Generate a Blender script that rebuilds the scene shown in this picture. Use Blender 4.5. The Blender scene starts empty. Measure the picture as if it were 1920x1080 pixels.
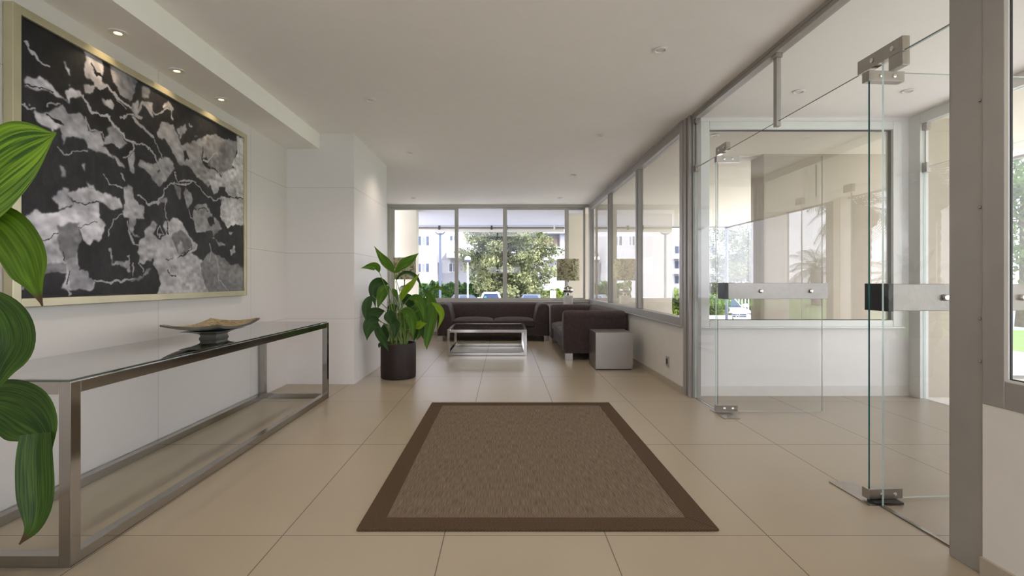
import bpy, bmesh, math, random
import numpy as np
from mathutils import Vector, Matrix

random.seed(7)
rng = np.random.default_rng(7)
SC = bpy.context.scene
COL = SC.collection
PI = math.pi

# ------------------------------------------------------------------ camera
F = 920.0            # focal length in pixels of the 1920 px wide frame
CX, CY, CH = 945.0, 528.0, 1.1
cam_d = bpy.data.cameras.new('camera')
cam = bpy.data.objects.new('camera', cam_d)
COL.objects.link(cam)
cam.location = (0, 0, CH)
cam.rotation_euler = (PI / 2, 0, 0)
cam_d.sensor_width = 36.0
cam_d.lens = 36.0 * F / 1920.0
cam_d.shift_x = (960 - CX) / 1920.0
cam_d.shift_y = -(540 - CY) / 1920.0
cam_d.clip_start = 0.05
cam_d.clip_end = 400
SC.camera = cam

# ------------------------------------------------------------------ world, sun, exposure
SC.view_settings.view_transform = 'Standard'
SC.view_settings.look = 'None'
SC.view_settings.gamma = 1.0
SC.view_settings.use_curve_mapping = False
SC.view_settings.exposure = 0.6
w = bpy.data.worlds.new('world')
SC.world = w
w.use_nodes = True
nt = w.node_tree
bg = nt.nodes['Background']
tc = nt.nodes.new('ShaderNodeTexCoord')
sp = nt.nodes.new('ShaderNodeSeparateXYZ')
rp = nt.nodes.new('ShaderNodeValToRGB')
rp.color_ramp.elements[0].position = 0.0
rp.color_ramp.elements[0].color = (0.92, 0.93, 1.0, 1)
rp.color_ramp.elements[1].position = 1.0
rp.color_ramp.elements[1].color = (0.58, 0.70, 1.0, 1)
e = rp.color_ramp.elements.new(0.25)
e.color = (0.80, 0.85, 1.0, 1)
nt.links.new(tc.outputs['Generated'], sp.inputs[0])
nt.links.new(sp.outputs['Z'], rp.inputs[0])
nt.links.new(rp.outputs[0], bg.inputs['Color'])
bg.inputs['Strength'].default_value = 3.5
sun_d = bpy.data.lights.new('sun', 'SUN')
sun_d.energy = 4.6
sun_d.angle = math.radians(0.6)
sun_d.color = (1.0, 0.94, 0.86)
sun = bpy.data.objects.new('sun', sun_d)
COL.objects.link(sun)
sun.location = (0, 0, 30)
sun.rotation_euler = Vector((-0.50, 0.50, -0.70)).to_track_quat('-Z', 'Y').to_euler()
try:
    SC.cycles.use_denoising = True
    SC.cycles.max_bounces = 12
    SC.cycles.diffuse_bounces = 6
    SC.cycles.glossy_bounces = 5
    SC.cycles.transparent_max_bounces = 24
    SC.cycles.sample_clamp_indirect = 8.0
    SC.cycles.caustics_reflective = False
    SC.cycles.caustics_refractive = False
except Exception:
    pass

def px(x, y, Y):
    """world point seen at photo pixel x, y at depth Y"""
    return ((x - CX) * Y / F, Y, CH - (y - CY) * Y / F)

# ------------------------------------------------------------------ materials
def s2l(c):
    return tuple(((v / 255.0) / 12.92 if v / 255.0 <= 0.04045 else ((v / 255.0 + 0.055) / 1.055) ** 2.4) for v in c)

def new_mat(name):
    m = bpy.data.materials.new(name)
    m.use_nodes = True
    n = m.node_tree.nodes
    return m, n, m.node_tree.links, n['Principled BSDF'], n['Material Output']

def mat(name, col, rough=0.5, metal=0.0, var=0.0, scale=8.0, bump=0.0, bscale=60.0, spec=0.5, emit=None, estr=0.0, sheen=0.0, stretch=None):
    m, n, l, b, o = new_mat(name)
    b.inputs['Roughness'].default_value = rough
    b.inputs['Metallic'].default_value = metal
    b.inputs['Specular IOR Level'].default_value = spec
    if sheen:
        b.inputs['Sheen Weight'].default_value = sheen
        b.inputs['Sheen Roughness'].default_value = 0.4
    tcn = n.new('ShaderNodeTexCoord')
    src = tcn.outputs['Object']
    if stretch:
        mp = n.new('ShaderNodeMapping')
        mp.inputs['Scale'].default_value = stretch
        l.new(src, mp.inputs[0])
        src = mp.outputs[0]
    ns = n.new('ShaderNodeTexNoise')
    ns.inputs['Scale'].default_value = scale
    ns.inputs['Detail'].default_value = 4
    l.new(src, ns.inputs['Vector'])
    r = n.new('ShaderNodeValToRGB')
    r.color_ramp.elements[0].position = 0.3
    r.color_ramp.elements[1].position = 0.7
    lo = tuple(max(0, c * (1 - var)) for c in col)
    hi = tuple(min(1, c * (1 + var)) for c in col)
    r.color_ramp.elements[0].color = (*lo, 1)
    r.color_ramp.elements[1].color = (*hi, 1)
    l.new(ns.outputs['Fac'], r.inputs[0])
    l.new(r.outputs[0], b.inputs['Base Color'])
    if bump:
        n2 = n.new('ShaderNodeTexNoise')
        n2.inputs['Scale'].default_value = bscale
        l.new(src, n2.inputs['Vector'])
        bp = n.new('ShaderNodeBump')
        bp.inputs['Strength'].default_value = bump
        bp.inputs['Distance'].default_value = 0.002
        l.new(n2.outputs['Fac'], bp.inputs['Height'])
        l.new(bp.outputs[0], b.inputs['Normal'])
    if emit:
        b.inputs['Emission Color'].default_value = (*emit, 1)
        b.inputs['Emission Strength'].default_value = estr
    return m

def tile_mat(name, col, groove, sizes, offs, axes, rough, width=0.004, var=0.05, spec=0.5):
    """large tiles: seams where world coordinate on each axis meets off + k*size"""
    m, n, l, b, o = new_mat(name)
    g = n.new('ShaderNodeNewGeometry')
    s = n.new('ShaderNodeSeparateXYZ')
    l.new(g.outputs['Position'], s.inputs[0])
    def math_(op, a, bb=None):
        q = n.new('ShaderNodeMath')
        q.operation = op
        for i, v in enumerate((a, bb)):
            if v is None: continue
            if isinstance(v, (int, float)): q.inputs[i].default_value = v
            else: l.new(v, q.inputs[i])
        return q.outputs[0]
    fac = None
    cell = None
    for ax, sz, of in zip(axes, sizes, offs):
        v = math_('SUBTRACT', s.outputs[ax], of - width / 2)
        v = math_('DIVIDE', v, sz)
        fr = math_('FRACT', v)
        ln = math_('LESS_THAN', fr, width / sz)
        c = math_('MULTIPLY', math_('FLOOR', v), 7.31 if cell is None else 3.77)
        cell = c if cell is None else math_('ADD', cell, c)
        fac = ln if fac is None else math_('MAXIMUM', fac, ln)
    wn = n.new('ShaderNodeTexWhiteNoise')
    wn.noise_dimensions = '1D'
    l.new(cell, wn.inputs['W'])
    ns = n.new('ShaderNodeTexNoise')
    ns.inputs['Scale'].default_value = 2.3
    ns.inputs['Detail'].default_value = 5
    l.new(g.outputs['Position'], ns.inputs['Vector'])
    vv = math_('ADD', math_('MULTIPLY', math_('SUBTRACT', wn.outputs['Value'], 0.5), var), math_('MULTIPLY', math_('SUBTRACT', ns.outputs['Fac'], 0.5), var * 1.6))
    vv = math_('ADD', vv, 1.0)
    hs = n.new('ShaderNodeMix')
    hs.data_type = 'RGBA'
    hs.blend_type = 'MULTIPLY'
    hs.inputs['Factor'].default_value = 1.0
    hs.inputs[6].default_value = (*col, 1)
    cmb = n.new('ShaderNodeCombineXYZ')
    for i in range(3): l.new(vv, cmb.inputs[i])
    l.new(cmb.outputs[0], hs.inputs[7])
    mx = n.new('ShaderNodeMix')
    mx.data_type = 'RGBA'
    l.new(fac, mx.inputs['Factor'])
    l.new(hs.outputs[2], mx.inputs[6])
    mx.inputs[7].default_value = (*groove, 1)
    l.new(mx.outputs[2], b.inputs['Base Color'])
    rr = math_('ADD', rough, math_('MULTIPLY', fac, 0.4))
    l.new(rr, b.inputs['Roughness'])
    b.inputs['Specular IOR Level'].default_value = spec
    return m

def glass_mat(name, tint=(0.985, 0.982, 0.98), k=1.5, ior=1.5, rough=0.0):
    m = bpy.data.materials.new(name)
    m.use_nodes = True
    n, l = m.node_tree.nodes, m.node_tree.links
    n.remove(n['Principled BSDF'])
    o = n['Material Output']
    t = n.new('ShaderNodeBsdfTransparent')
    t.inputs[0].default_value = (*tint, 1)
    gl = n.new('ShaderNodeBsdfGlossy')
    gl.inputs['Roughness'].default_value = rough
    fr = n.new('ShaderNodeFresnel')
    fr.inputs['IOR'].default_value = ior
    ge = n.new('ShaderNodeNewGeometry')
    inv = n.new('ShaderNodeMath'); inv.operation = 'SUBTRACT'; inv.inputs[0].default_value = 1.0
    l.new(ge.outputs['Backfacing'], inv.inputs[1])
    m1 = n.new('ShaderNodeMath'); m1.operation = 'MULTIPLY'
    l.new(fr.outputs[0], m1.inputs[0]); l.new(inv.outputs[0], m1.inputs[1])
    m2 = n.new('ShaderNodeMath'); m2.operation = 'MULTIPLY'; m2.use_clamp = True
    l.new(m1.outputs[0], m2.inputs[0]); m2.inputs[1].default_value = k
    mx = n.new('ShaderNodeMixShader')
    l.new(m2.outputs[0], mx.inputs[0]); l.new(t.outputs[0], mx.inputs[1]); l.new(gl.outputs[0], mx.inputs[2])
    l.new(mx.outputs[0], o.inputs[0])
    return m

def leaf_mat(name, dark, light, tip=False, trans=0.35, stripes=26.0):
    m, n, l, b, o = new_mat(name)
    uv = n.new('ShaderNodeUVMap')
    s = n.new('ShaderNodeSeparateXYZ')
    l.new(uv.outputs[0], s.inputs[0])
    ns = n.new('ShaderNodeTexNoise')
    ns.inputs['Scale'].default_value = 1.0
    mp = n.new('ShaderNodeMapping')
    mp.inputs['Scale'].default_value = (stripes, 2.0, 1)
    l.new(uv.outputs[0], mp.inputs[0]); l.new(mp.outputs[0], ns.inputs['Vector'])
    ns.inputs['Detail'].default_value = 2
    r = n.new('ShaderNodeValToRGB')
    r.color_ramp.elements[0].position = 0.40
    r.color_ramp.elements[1].position = 0.66
    r.color_ramp.elements[0].color = (*dark, 1)
    r.color_ramp.elements[1].color = (*light, 1)
    l.new(ns.outputs['Fac'], r.inputs[0])
    colo = r.outputs[0]
    if tip:
        r2 = n.new('ShaderNodeValToRGB')
        r2.color_ramp.elements[0].position = 0.86
        r2.color_ramp.elements[1].position = 0.92
        r2.color_ramp.elements[0].color = (0, 0, 0, 1)
        r2.color_ramp.elements[1].color = (1, 1, 1, 1)
        l.new(s.outputs['Y'], r2.inputs[0])
        mx = n.new('ShaderNodeMix'); mx.data_type = 'RGBA'
        l.new(r2.outputs[0], mx.inputs['Factor'])
        l.new(colo, mx.inputs[6]); mx.inputs[7].default_value = (0.07, 0.04, 0.02, 1)
        colo = mx.outputs[2]
    l.new(colo, b.inputs['Base Color'])
    b.inputs['Roughness'].default_value = 0.5
    b.inputs['Specular IOR Level'].default_value = 0.28
    tr = n.new('ShaderNodeBsdfTranslucent')
    l.new(colo, tr.inputs[0])
    ms = n.new('ShaderNodeMixShader')
    ms.inputs[0].default_value = trans
    l.new(b.outputs[0], ms.inputs[1]); l.new(tr.outputs[0], ms.inputs[2])
    l.new(ms.outputs[0], o.inputs[0])
    return m

def foliage_mat(name, dark, light, scale=1.4, trans=0.3):
    m, n, l, b, o = new_mat(name)
    tcn = n.new('ShaderNodeTexCoord')
    ns = n.new('ShaderNodeTexNoise')
    ns.inputs['Scale'].default_value = scale
    ns.inputs['Detail'].default_value = 6
    l.new(tcn.outputs['Object'], ns.inputs['Vector'])
    r = n.new('ShaderNodeValToRGB')
    r.color_ramp.elements[0].position = 0.35
    r.color_ramp.elements[1].position = 0.65
    r.color_ramp.elements[0].color = (*dark, 1)
    r.color_ramp.elements[1].color = (*light, 1)
    l.new(ns.outputs['Fac'], r.inputs[0])
    l.new(r.outputs[0], b.inputs['Base Color'])
    b.inputs['Roughness'].default_value = 0.6
    tr = n.new('ShaderNodeBsdfTranslucent')
    l.new(r.outputs[0], tr.inputs[0])
    ms = n.new('ShaderNodeMixShader')
    ms.inputs[0].default_value = trans
    l.new(b.outputs[0], ms.inputs[1]); l.new(tr.outputs[0], ms.inputs[2])
    l.new(ms.outputs[0], o.inputs[0])
    return m

M = {}
M['floor'] = tile_mat('floor_tile', (0.385, 0.325, 0.24), (0.13, 0.11, 0.09), (0.70, 1.187), (-0.259, 2.126), ('X', 'Y'), 0.30, width=0.0045, var=0.06)
M['terrace'] = tile_mat('terrace_tile', (0.74, 0.69, 0.61), (0.25, 0.23, 0.2), (0.70, 1.187), (-0.259, 2.126), ('X', 'Y'), 0.6, width=0.006)
M['wall_tile_left'] = tile_mat('wall_panel_left', (0.68, 0.645, 0.615), (0.36, 0.34, 0.32), (1.2, 0.70), (3.294, 0.003), ('Y', 'Z'), 0.35, width=0.003, var=0.02, spec=0.35)
M['wall_tile_pier'] = tile_mat('wall_panel_pier', (0.76, 0.735, 0.72), (0.40, 0.38, 0.36), (0.70,), (0.003,), ('Z',), 0.35, width=0.003, var=0.02, spec=0.35)
M['white_paint'] = mat('white_paint', (0.78, 0.77, 0.75), 0.7, var=0.015, bump=0.05)
M['grey_paint'] = mat('warm_grey_paint', (0.70, 0.68, 0.64), 0.7, var=0.02, bump=0.05)
M['ceiling'] = mat('ceiling_paint', (0.90, 0.87, 0.835), 0.8, var=0.01)
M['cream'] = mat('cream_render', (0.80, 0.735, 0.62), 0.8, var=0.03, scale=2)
M['cream_shade'] = mat('cream_render_shaded', (0.46, 0.405, 0.325), 0.8, var=0.03, scale=2)  # cream render darkened, the wall's shade is put into its colour
M['alu_mid'] = mat('aluminium_pale', (0.50, 0.49, 0.455), 0.45, 0.15, var=0.03)
M['soffit'] = mat('soffit_boards', (0.70, 0.66, 0.56), 0.8, var=0.02, scale=2)
M['soffit_cool_light'] = mat('soffit_cool_light', (0.55, 0.55, 0.60), 0.8, var=0.02, scale=2)  # same paint as the other soffit; cooler daylight is put into its colour
M['alu'] = mat('aluminium_grey', (0.36, 0.345, 0.32), 0.42, 0.35, var=0.03)
M['alu_light'] = mat('aluminium_light', (0.70, 0.71, 0.68), 0.45, 0.1, var=0.02)
M['base'] = mat('stone_baseboard', (0.42, 0.37, 0.30), 0.4, var=0.05)
M['steel'] = mat('brushed_steel', (0.40, 0.375, 0.35), 0.30, 1.0, var=0.06, scale=40, stretch=(1, 1, 12))
M['steel_plate'] = mat('satin_steel_plate', (0.27, 0.25, 0.235), 0.34, 1.0, var=0.04, scale=30)
M['steel_dark'] = mat('polished_steel', (0.42, 0.40, 0.375), 0.12, 1.0, var=0.03)
M['steel_mirror'] = mat('mirror_steel', (0.50, 0.48, 0.455), 0.12, 1.0, var=0.03)
M['chrome'] = mat('chrome', (0.75, 0.74, 0.72), 0.06, 1.0)
M['black'] = mat('black_plastic', (0.015, 0.015, 0.017), 0.4)
M['dark'] = mat('dark_matt', (0.03, 0.03, 0.03), 0.6)  # near-black finish for gaskets, glass edges and small fittings
M['glass'] = glass_mat('window_glass', k=1.5)
M['glass_mirror'] = glass_mat('coated_window_glass', (0.96, 0.955, 0.955), k=3.9)
M['glass_side'] = glass_mat('tinted_side_glass', (0.95, 0.945, 0.94), k=2.0)
M['glass_door'] = glass_mat('door_glass', (0.985, 0.985, 0.985), k=1.1)
M['glass_edge'] = mat('glass_edge_teal', (0.02, 0.16, 0.15), 0.2, var=0.2)
M['glass_edge_pale'] = mat('glass_edge_pale', (0.45, 0.56, 0.54), 0.2, var=0.1)
M['glass_top'] = glass_mat('table_glass', (0.80, 0.86, 0.83), k=1.9)
M['rug'] = None
M['sofa'] = mat('brown_velvet', (0.066, 0.049, 0.050), 0.85, spec=0.2, var=0.18, scale=30, bump=0.2, bscale=220, sheen=0.12)
M['pot'] = mat('dark_brown_resin', (0.024, 0.014, 0.012), 0.5, spec=0.3, var=0.15, bump=0.05)
M['soil'] = mat('potting_soil', (0.05, 0.035, 0.025), 0.95, var=0.5, scale=60, bump=0.8, bscale=80)
M['stem'] = mat('green_stem', (0.14, 0.22, 0.04), 0.5, var=0.25, scale=12)
M['marble'] = mat('white_marble', (0.66, 0.64, 0.60), 0.25, var=0.2, scale=9)
M['frame_gold'] = mat('champagne_frame', (0.52, 0.48, 0.33), 0.32, 0.55, var=0.08, scale=5)
M['lens'] = mat('lamp_lens', (0.62, 0.60, 0.56), 0.3)
M['lens_on'] = mat('lamp_lens_lit', (0.9, 0.8, 0.6), 0.3, emit=(1.0, 0.66, 0.34), estr=4.5)
M['ring'] = mat('downlight_ring', (0.80, 0.79, 0.77), 0.35)
M['leaf'] = leaf_mat('leaf_green', (0.045, 0.115, 0.012), (0.13, 0.27, 0.025), stripes=20)
M['leaf_dark'] = leaf_mat('leaf_deep_green', (0.016, 0.05, 0.010), (0.042, 0.10, 0.018), trans=0.2, stripes=18)
M['leaf_bright'] = leaf_mat('leaf_lime', (0.16, 0.30, 0.012), (0.30, 0.46, 0.03), stripes=18)
M['leaf_striped'] = leaf_mat('leaf_striped', (0.022, 0.085, 0.006), (0.22, 0.40, 0.02), trans=0.35, stripes=26)
M['leaf_mid'] = leaf_mat('leaf_mid_green', (0.05, 0.11, 0.004), (0.10, 0.20, 0.012), tip=True, trans=0.35, stripes=16)
M['leaf_shade'] = leaf_mat('leaf_sombre', (0.016, 0.045, 0.006), (0.055, 0.115, 0.012), tip=True, trans=0.25, stripes=24)
M['leaf_sombre2'] = leaf_mat('leaf_sombre_plain', (0.014, 0.042, 0.006), (0.05, 0.11, 0.012), trans=0.25, stripes=24)
M['bldg'] = mat('white_render', (0.44, 0.43, 0.445), 0.85, var=0.02, scale=0.5)
M['bldg_warm'] = mat('terracotta_recess', (0.50, 0.38, 0.32), 0.85, var=0.05)
M['win_far'] = mat('distant_window', (0.09, 0.105, 0.15), 0.5, spec=0.2, var=0.2, scale=2)
M['curtain'] = mat('pale_curtain', (0.22, 0.23, 0.29), 0.7, var=0.15, scale=6)
M['asphalt'] = mat('asphalt', (0.19, 0.187, 0.185), 0.9, var=0.12, scale=3)
M['grass'] = mat('lawn_grass', (0.14, 0.24, 0.045), 0.9, var=0.35, scale=18, bump=0.6, bscale=90)
M['kerb'] = mat('white_kerb', (0.75, 0.74, 0.72), 0.8, var=0.04)
M['bark'] = mat('bark', (0.10, 0.075, 0.06), 0.9, var=0.4, scale=6, bump=0.8, bscale=14)
M['pine'] = foliage_mat('pine_needles', (0.07, 0.09, 0.035), (0.36, 0.37, 0.17), 0.9, 0.25)
M['hedge'] = foliage_mat('hedge_leaves', (0.035, 0.08, 0.02), (0.14, 0.24, 0.06), 1.2)
M['hedge_lime'] = foliage_mat('hedge_lime_leaves', (0.08, 0.15, 0.02), (0.34, 0.42, 0.07), 1.6)
M['tree_pale'] = foliage_mat('pale_tree_leaves', (0.07, 0.095, 0.03), (0.23, 0.24, 0.10), 1.1)
M['palm'] = foliage_mat('palm_fronds', (0.025, 0.035, 0.015), (0.07, 0.09, 0.035), 1.2, 0.1)  # fronds darkened so the colour carries their backlit shade
M['car_white'] = mat('white_car_paint', (0.80, 0.80, 0.81), 0.18, var=0.01)
M['car_grey'] = mat('grey_car_paint', (0.05, 0.055, 0.07), 0.25, 0.2, var=0.02)
M['car_silver'] = mat('silver_car_paint', (0.15, 0.16, 0.20), 0.25, 0.2, var=0.02)
M['car_glass'] = mat('car_glass', (0.02, 0.03, 0.06), 0.12, spec=0.25)
M['tyre'] = mat('tyre_rubber', (0.02, 0.02, 0.02), 0.8)
M['tail'] = mat('red_tail_lamp', (0.45, 0.02, 0.03), 0.15)
M['head'] = mat('headlight_glass', (0.16, 0.17, 0.21), 0.1)
M['sticker'] = mat('teal_sticker', (0.05, 0.42, 0.42), 0.5)
M['plate'] = mat('plate_white', (0.75, 0.75, 0.74), 0.4)
M['pole_blue'] = mat('blue_grey_pole', (0.085, 0.105, 0.15), 0.5, 0.0)
M['pole_white'] = mat('white_pole', (0.72, 0.71, 0.72), 0.4)
M['opal'] = mat('opal_globe', (0.85, 0.85, 0.83), 0.2)
M['awning'] = mat('awning_cloth', (0.72, 0.70, 0.66), 0.8)
M['awning_bar'] = mat('awning_tube', (0.20, 0.185, 0.165), 0.5)
M['dish'] = mat('grey_ceramic', (0.115, 0.115, 0.10), 0.22, var=0.12, scale=10)

def shade_mat():
    m, n, l, b, o = new_mat('floral_lampshade')
    t = n.new('ShaderNodeTexCoord')
    v = n.new('ShaderNodeTexNoise'); v.inputs['Scale'].default_value = 16; v.inputs['Detail'].default_value = 6; v.inputs['Distortion'].default_value = 1.4
    l.new(t.outputs['Object'], v.inputs['Vector'])
    v2 = n.new('ShaderNodeTexNoise'); v2.inputs['Scale'].default_value = 5.0
    l.new(t.outputs['Object'], v2.inputs['Vector'])
    ad = n.new('ShaderNodeMath'); ad.operation = 'MULTIPLY_ADD'; ad.inputs[1].default_value = 0.5
    l.new(v2.outputs['Fac'], ad.inputs[0]); l.new(v.outputs['Fac'], ad.inputs[2])
    r = n.new('ShaderNodeValToRGB')
    r.color_ramp.interpolation = 'LINEAR'
    els = r.color_ramp.elements
    els[0].position = 0.70; els[0].color = (0.74, 0.69, 0.54, 1)
    els[1].position = 0.96; els[1].color = (0.22, 0.16, 0.10, 1)
    q = els.new(0.79); q.color = (0.50, 0.49, 0.28, 1)
    q = els.new(0.86); q.color = (0.24, 0.26, 0.11, 1)
    l.new(ad.outputs[0], r.inputs[0])
    l.new(r.outputs[0], b.inputs['Base Color'])
    b.inputs['Roughness'].default_value = 0.8
    tr = n.new('ShaderNodeBsdfTranslucent'); l.new(r.outputs[0], tr.inputs[0])
    ms = n.new('ShaderNodeMixShader'); ms.inputs[0].default_value = 0.35
    l.new(b.outputs[0], ms.inputs[1]); l.new(tr.outputs[0], ms.inputs[2]); l.new(ms.outputs[0], o.inputs[0])
    return m
M['shade'] = shade_mat()

def mosaic_mat():
    m, n, l, b, o = new_mat('gold_mosaic')
    t = n.new('ShaderNodeTexCoord')
    v = n.new('ShaderNodeTexVoronoi'); v.inputs['Scale'].default_value = 55
    l.new(t.outputs['Object'], v.inputs['Vector'])
    r = n.new('ShaderNodeValToRGB')
    r.color_ramp.elements[0].color = (0.22, 0.15, 0.07, 1); r.color_ramp.elements[1].color = (0.60, 0.48, 0.27, 1)
    sp_ = n.new('ShaderNodeSeparateColor'); l.new(v.outputs['Color'], sp_.inputs[0]); l.new(sp_.outputs[0], r.inputs[0])
    l.new(r.outputs[0], b.inputs['Base Color']); b.inputs['Roughness'].default_value = 0.35; b.inputs['Metallic'].default_value = 0.25
    return m
M['mosaic'] = mosaic_mat()

def rug_mat(name, c1, c2, sx, sy):
    m, n, l, b, o = new_mat(name)
    t = n.new('ShaderNodeTexCoord')
    mp = n.new('ShaderNodeMapping'); mp.inputs['Scale'].default_value = (sx, sy, 1)
    l.new(t.outputs['Object'], mp.inputs[0])
    v = n.new('ShaderNodeTexNoise'); v.inputs['Scale'].default_value = 1; v.inputs['Detail'].default_value = 3
    l.new(mp.outputs[0], v.inputs['Vector'])
    ck = n.new('ShaderNodeTexChecker'); ck.inputs['Scale'].default_value = 130
    ck.inputs[1].default_value = (0.8, 0.8, 0.8, 1); ck.inputs[2].default_value = (1.25, 1.25, 1.25, 1)
    l.new(t.outputs['Object'], ck.inputs['Vector'])
    r = n.new('ShaderNodeValToRGB')
    r.color_ramp.elements[0].position = 0.3; r.color_ramp.elements[1].position = 0.72
    r.color_ramp.elements[0].color = (*c1, 1); r.color_ramp.elements[1].color = (*c2, 1)
    l.new(v.outputs['Fac'], r.inputs[0])
    mx = n.new('ShaderNodeMix'); mx.data_type = 'RGBA'; mx.blend_type = 'MULTIPLY'; mx.inputs['Factor'].default_value = 1
    l.new(r.outputs[0], mx.inputs[6]); l.new(ck.outputs[0], mx.inputs[7])
    l.new(mx.outputs[2], b.inputs['Base Color'])
    b.inputs['Roughness'].default_value = 0.9; b.inputs['Specular IOR Level'].default_value = 0.1
    bp = n.new('ShaderNodeBump'); bp.inputs['Strength'].default_value = 0.5; bp.inputs['Distance'].default_value = 0.003
    l.new(v.outputs['Fac'], bp.inputs['Height']); l.new(bp.outputs[0], b.inputs['Normal'])
    return m
M['rug'] = rug_mat('woven_sisal', (0.085, 0.062, 0.043), (0.235, 0.185, 0.135), 400, 11)
M['rug_border'] = rug_mat('brown_rug_tape', (0.068, 0.045, 0.028), (0.098, 0.066, 0.042), 120, 120)

# ------------------------------------------------------------------ mesh builder
class MB:
    def __init__(s):
        s.v, s.f, s.mi, s.uv = [], [], [], None
    def add(s, vs, fs, mi=0):
        b = len(s.v)
        s.v += [tuple(p) for p in vs]
        s.f += [tuple(b + i for i in f) for f in fs]
        s.mi += [mi] * len(fs)
        return s
    def box(s, x0, x1, y0, y1, z0, z1, mi=0):
        x0, x1 = sorted((x0, x1)); y0, y1 = sorted((y0, y1)); z0, z1 = sorted((z0, z1))
        vs = [(x0, y0, z0), (x1, y0, z0), (x1, y1, z0), (x0, y1, z0), (x0, y0, z1), (x1, y0, z1), (x1, y1, z1), (x0, y1, z1)]
        return s.add(vs, [(0, 3, 2, 1), (4, 5, 6, 7), (0, 1, 5, 4), (1, 2, 6, 5), (2, 3, 7, 6), (3, 0, 4, 7)], mi)
    def slab(s, p0, p1, t, z0, z1, mi=0, edge_mi=None, p0_mi=None):
        """upright slab from plan point p0 to p1, thickness t centred"""
        d = Vector((p1[0] - p0[0], p1[1] - p0[1], 0)).normalized()
        nn = Vector((-d.y, d.x, 0)) * (t / 2)
        a, b = Vector((p0[0], p0[1], 0)), Vector((p1[0], p1[1], 0))
        q = [a - nn, b - nn, b + nn, a + nn]
        vs = [(p.x, p.y, z0) for p in q] + [(p.x, p.y, z1) for p in q]
        em = mi if edge_mi is None else edge_mi
        bse = len(s.v)
        s.v += vs
        for f, m_ in (((0, 3, 2, 1), em), ((4, 5, 6, 7), em), ((0, 1, 5, 4), mi), ((1, 2, 6, 5), em), ((2, 3, 7, 6), mi), ((3, 0, 4, 7), em if p0_mi is None else p0_mi)):
            s.f.append(tuple(bse + i for i in f)); s.mi.append(m_)
        return s
    def ringed(s, rings, cap0=True, cap1=True, mi=0, closed=True):
        n = len(rings[0])
        b = len(s.v)
        for r in rings: s.v += [tuple(p) for p in r]
        for i in range(len(rings) - 1):
            for j in range(n if closed else n - 1):
                k = (j + 1) % n
                s.f.append((b + i * n + j, b + i * n + k, b + (i + 1) * n + k, b + (i + 1) * n + j)); s.mi.append(mi)
        if cap0: s.f.append(tuple(b + j for j in reversed(range(n)))); s.mi.append(mi)
        if cap1: s.f.append(tuple(b + (len(rings) - 1) * n + j for j in range(n))); s.mi.append(mi)
        return s
    def lathe(s, prof, c=(0, 0, 0), n=32, mi=0, cap0=True, cap1=True):
        rings = [[(c[0] + r * math.cos(2 * PI * k / n), c[1] + r * math.sin(2 * PI * k / n), c[2] + z) for k in range(n)] for r, z in prof]
        return s.ringed(rings, cap0, cap1, mi)
    def tube(s, pts, rad, n=8, mi=0):
        pts = [Vector(p) for p in pts]
        rs = rad if isinstance(rad, (list, tuple)) else [rad] * len(pts)
        rings = []
        for i, p in enumerate(pts):
            t = (pts[min(i + 1, len(pts) - 1)] - pts[max(i - 1, 0)]).normalized()
            a = Vector((0, 0, 1)) if abs(t.z) < 0.9 else Vector((1, 0, 0))
            u = t.cross(a).normalized(); v = t.cross(u)
            rings.append([p + rs[i] * (u * math.cos(2 * PI * k / n) + v * math.sin(2 * PI * k / n)) for k in range(n)])
        return s.ringed(rings, True, True, mi)
    def build(s, name, mats, parent=None, origin=None, bevel=0, seg=3, smooth=False, subsurf=0, angle=40):
        me = bpy.data.meshes.new(name)
        vs = s.v
        if origin is not None:
            vs = [(p[0] - origin[0], p[1] - origin[1], p[2] - origin[2]) for p in s.v]
        me.from_pydata(vs, [], s.f)
        if not isinstance(mats, (list, tuple)): mats = [mats]
        for m_ in mats: me.materials.append(m_)
        if len(mats) > 1: me.polygons.foreach_set('material_index', s.mi)
        if s.uv is not None:
            ul = me.uv_layers.new(name='UVMap')
            li = np.zeros(len(me.loops), dtype=np.int32)
            me.loops.foreach_get('vertex_index', li)
            arr = np.array(s.uv, dtype=np.float32)[li]
            ul.data.foreach_set('uv', arr.ravel())
        bm = bmesh.new(); bm.from_mesh(me)
        if s.uv is None:
            bmesh.ops.recalc_face_normals(bm, faces=bm.faces)
        bm.to_mesh(me); bm.free()
        if smooth:
            me.polygons.foreach_set('use_smooth', [True] * len(me.polygons))
            try: me.set_sharp_from_angle(angle=math.radians(angle))
            except Exception: pass
        me.update()
        o = bpy.data.objects.new(name, me)
        COL.objects.link(o)
        if parent is not None: o.parent = parent
        elif origin is not None: o.location = origin
        if bevel:
            md = o.modifiers.new('bevel', 'BEVEL'); md.width = bevel; md.segments = seg; md.limit_method = 'ANGLE'; md.angle_limit = math.radians(40)
            me.polygons.foreach_set('use_smooth', [True] * len(me.polygons))
            try:
                md.harden_normals = True
            except Exception: pass
        if subsurf:
            md = o.modifiers.new('sub', 'SUBSURF'); md.levels = subsurf; md.render_levels = subsurf
        return o

def tag(o, label, cat, group=None):
    o['label'] = label; o['category'] = cat
    if group: o['group'] = group
    return o

def empty(name, loc=(0, 0, 0), rz=0.0, label=None, cat=None, group=None):
    o = bpy.data.objects.new(name, None)
    COL.objects.link(o)
    o.location = loc; o.rotation_euler = (0, 0, rz); o.empty_display_size = 0.1
    if label: tag(o, label, cat, group)
    return o

def struct(o, label=None, cat=None):
    o['kind'] = 'structure'
    if label: tag(o, label, cat)
    return o

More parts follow.
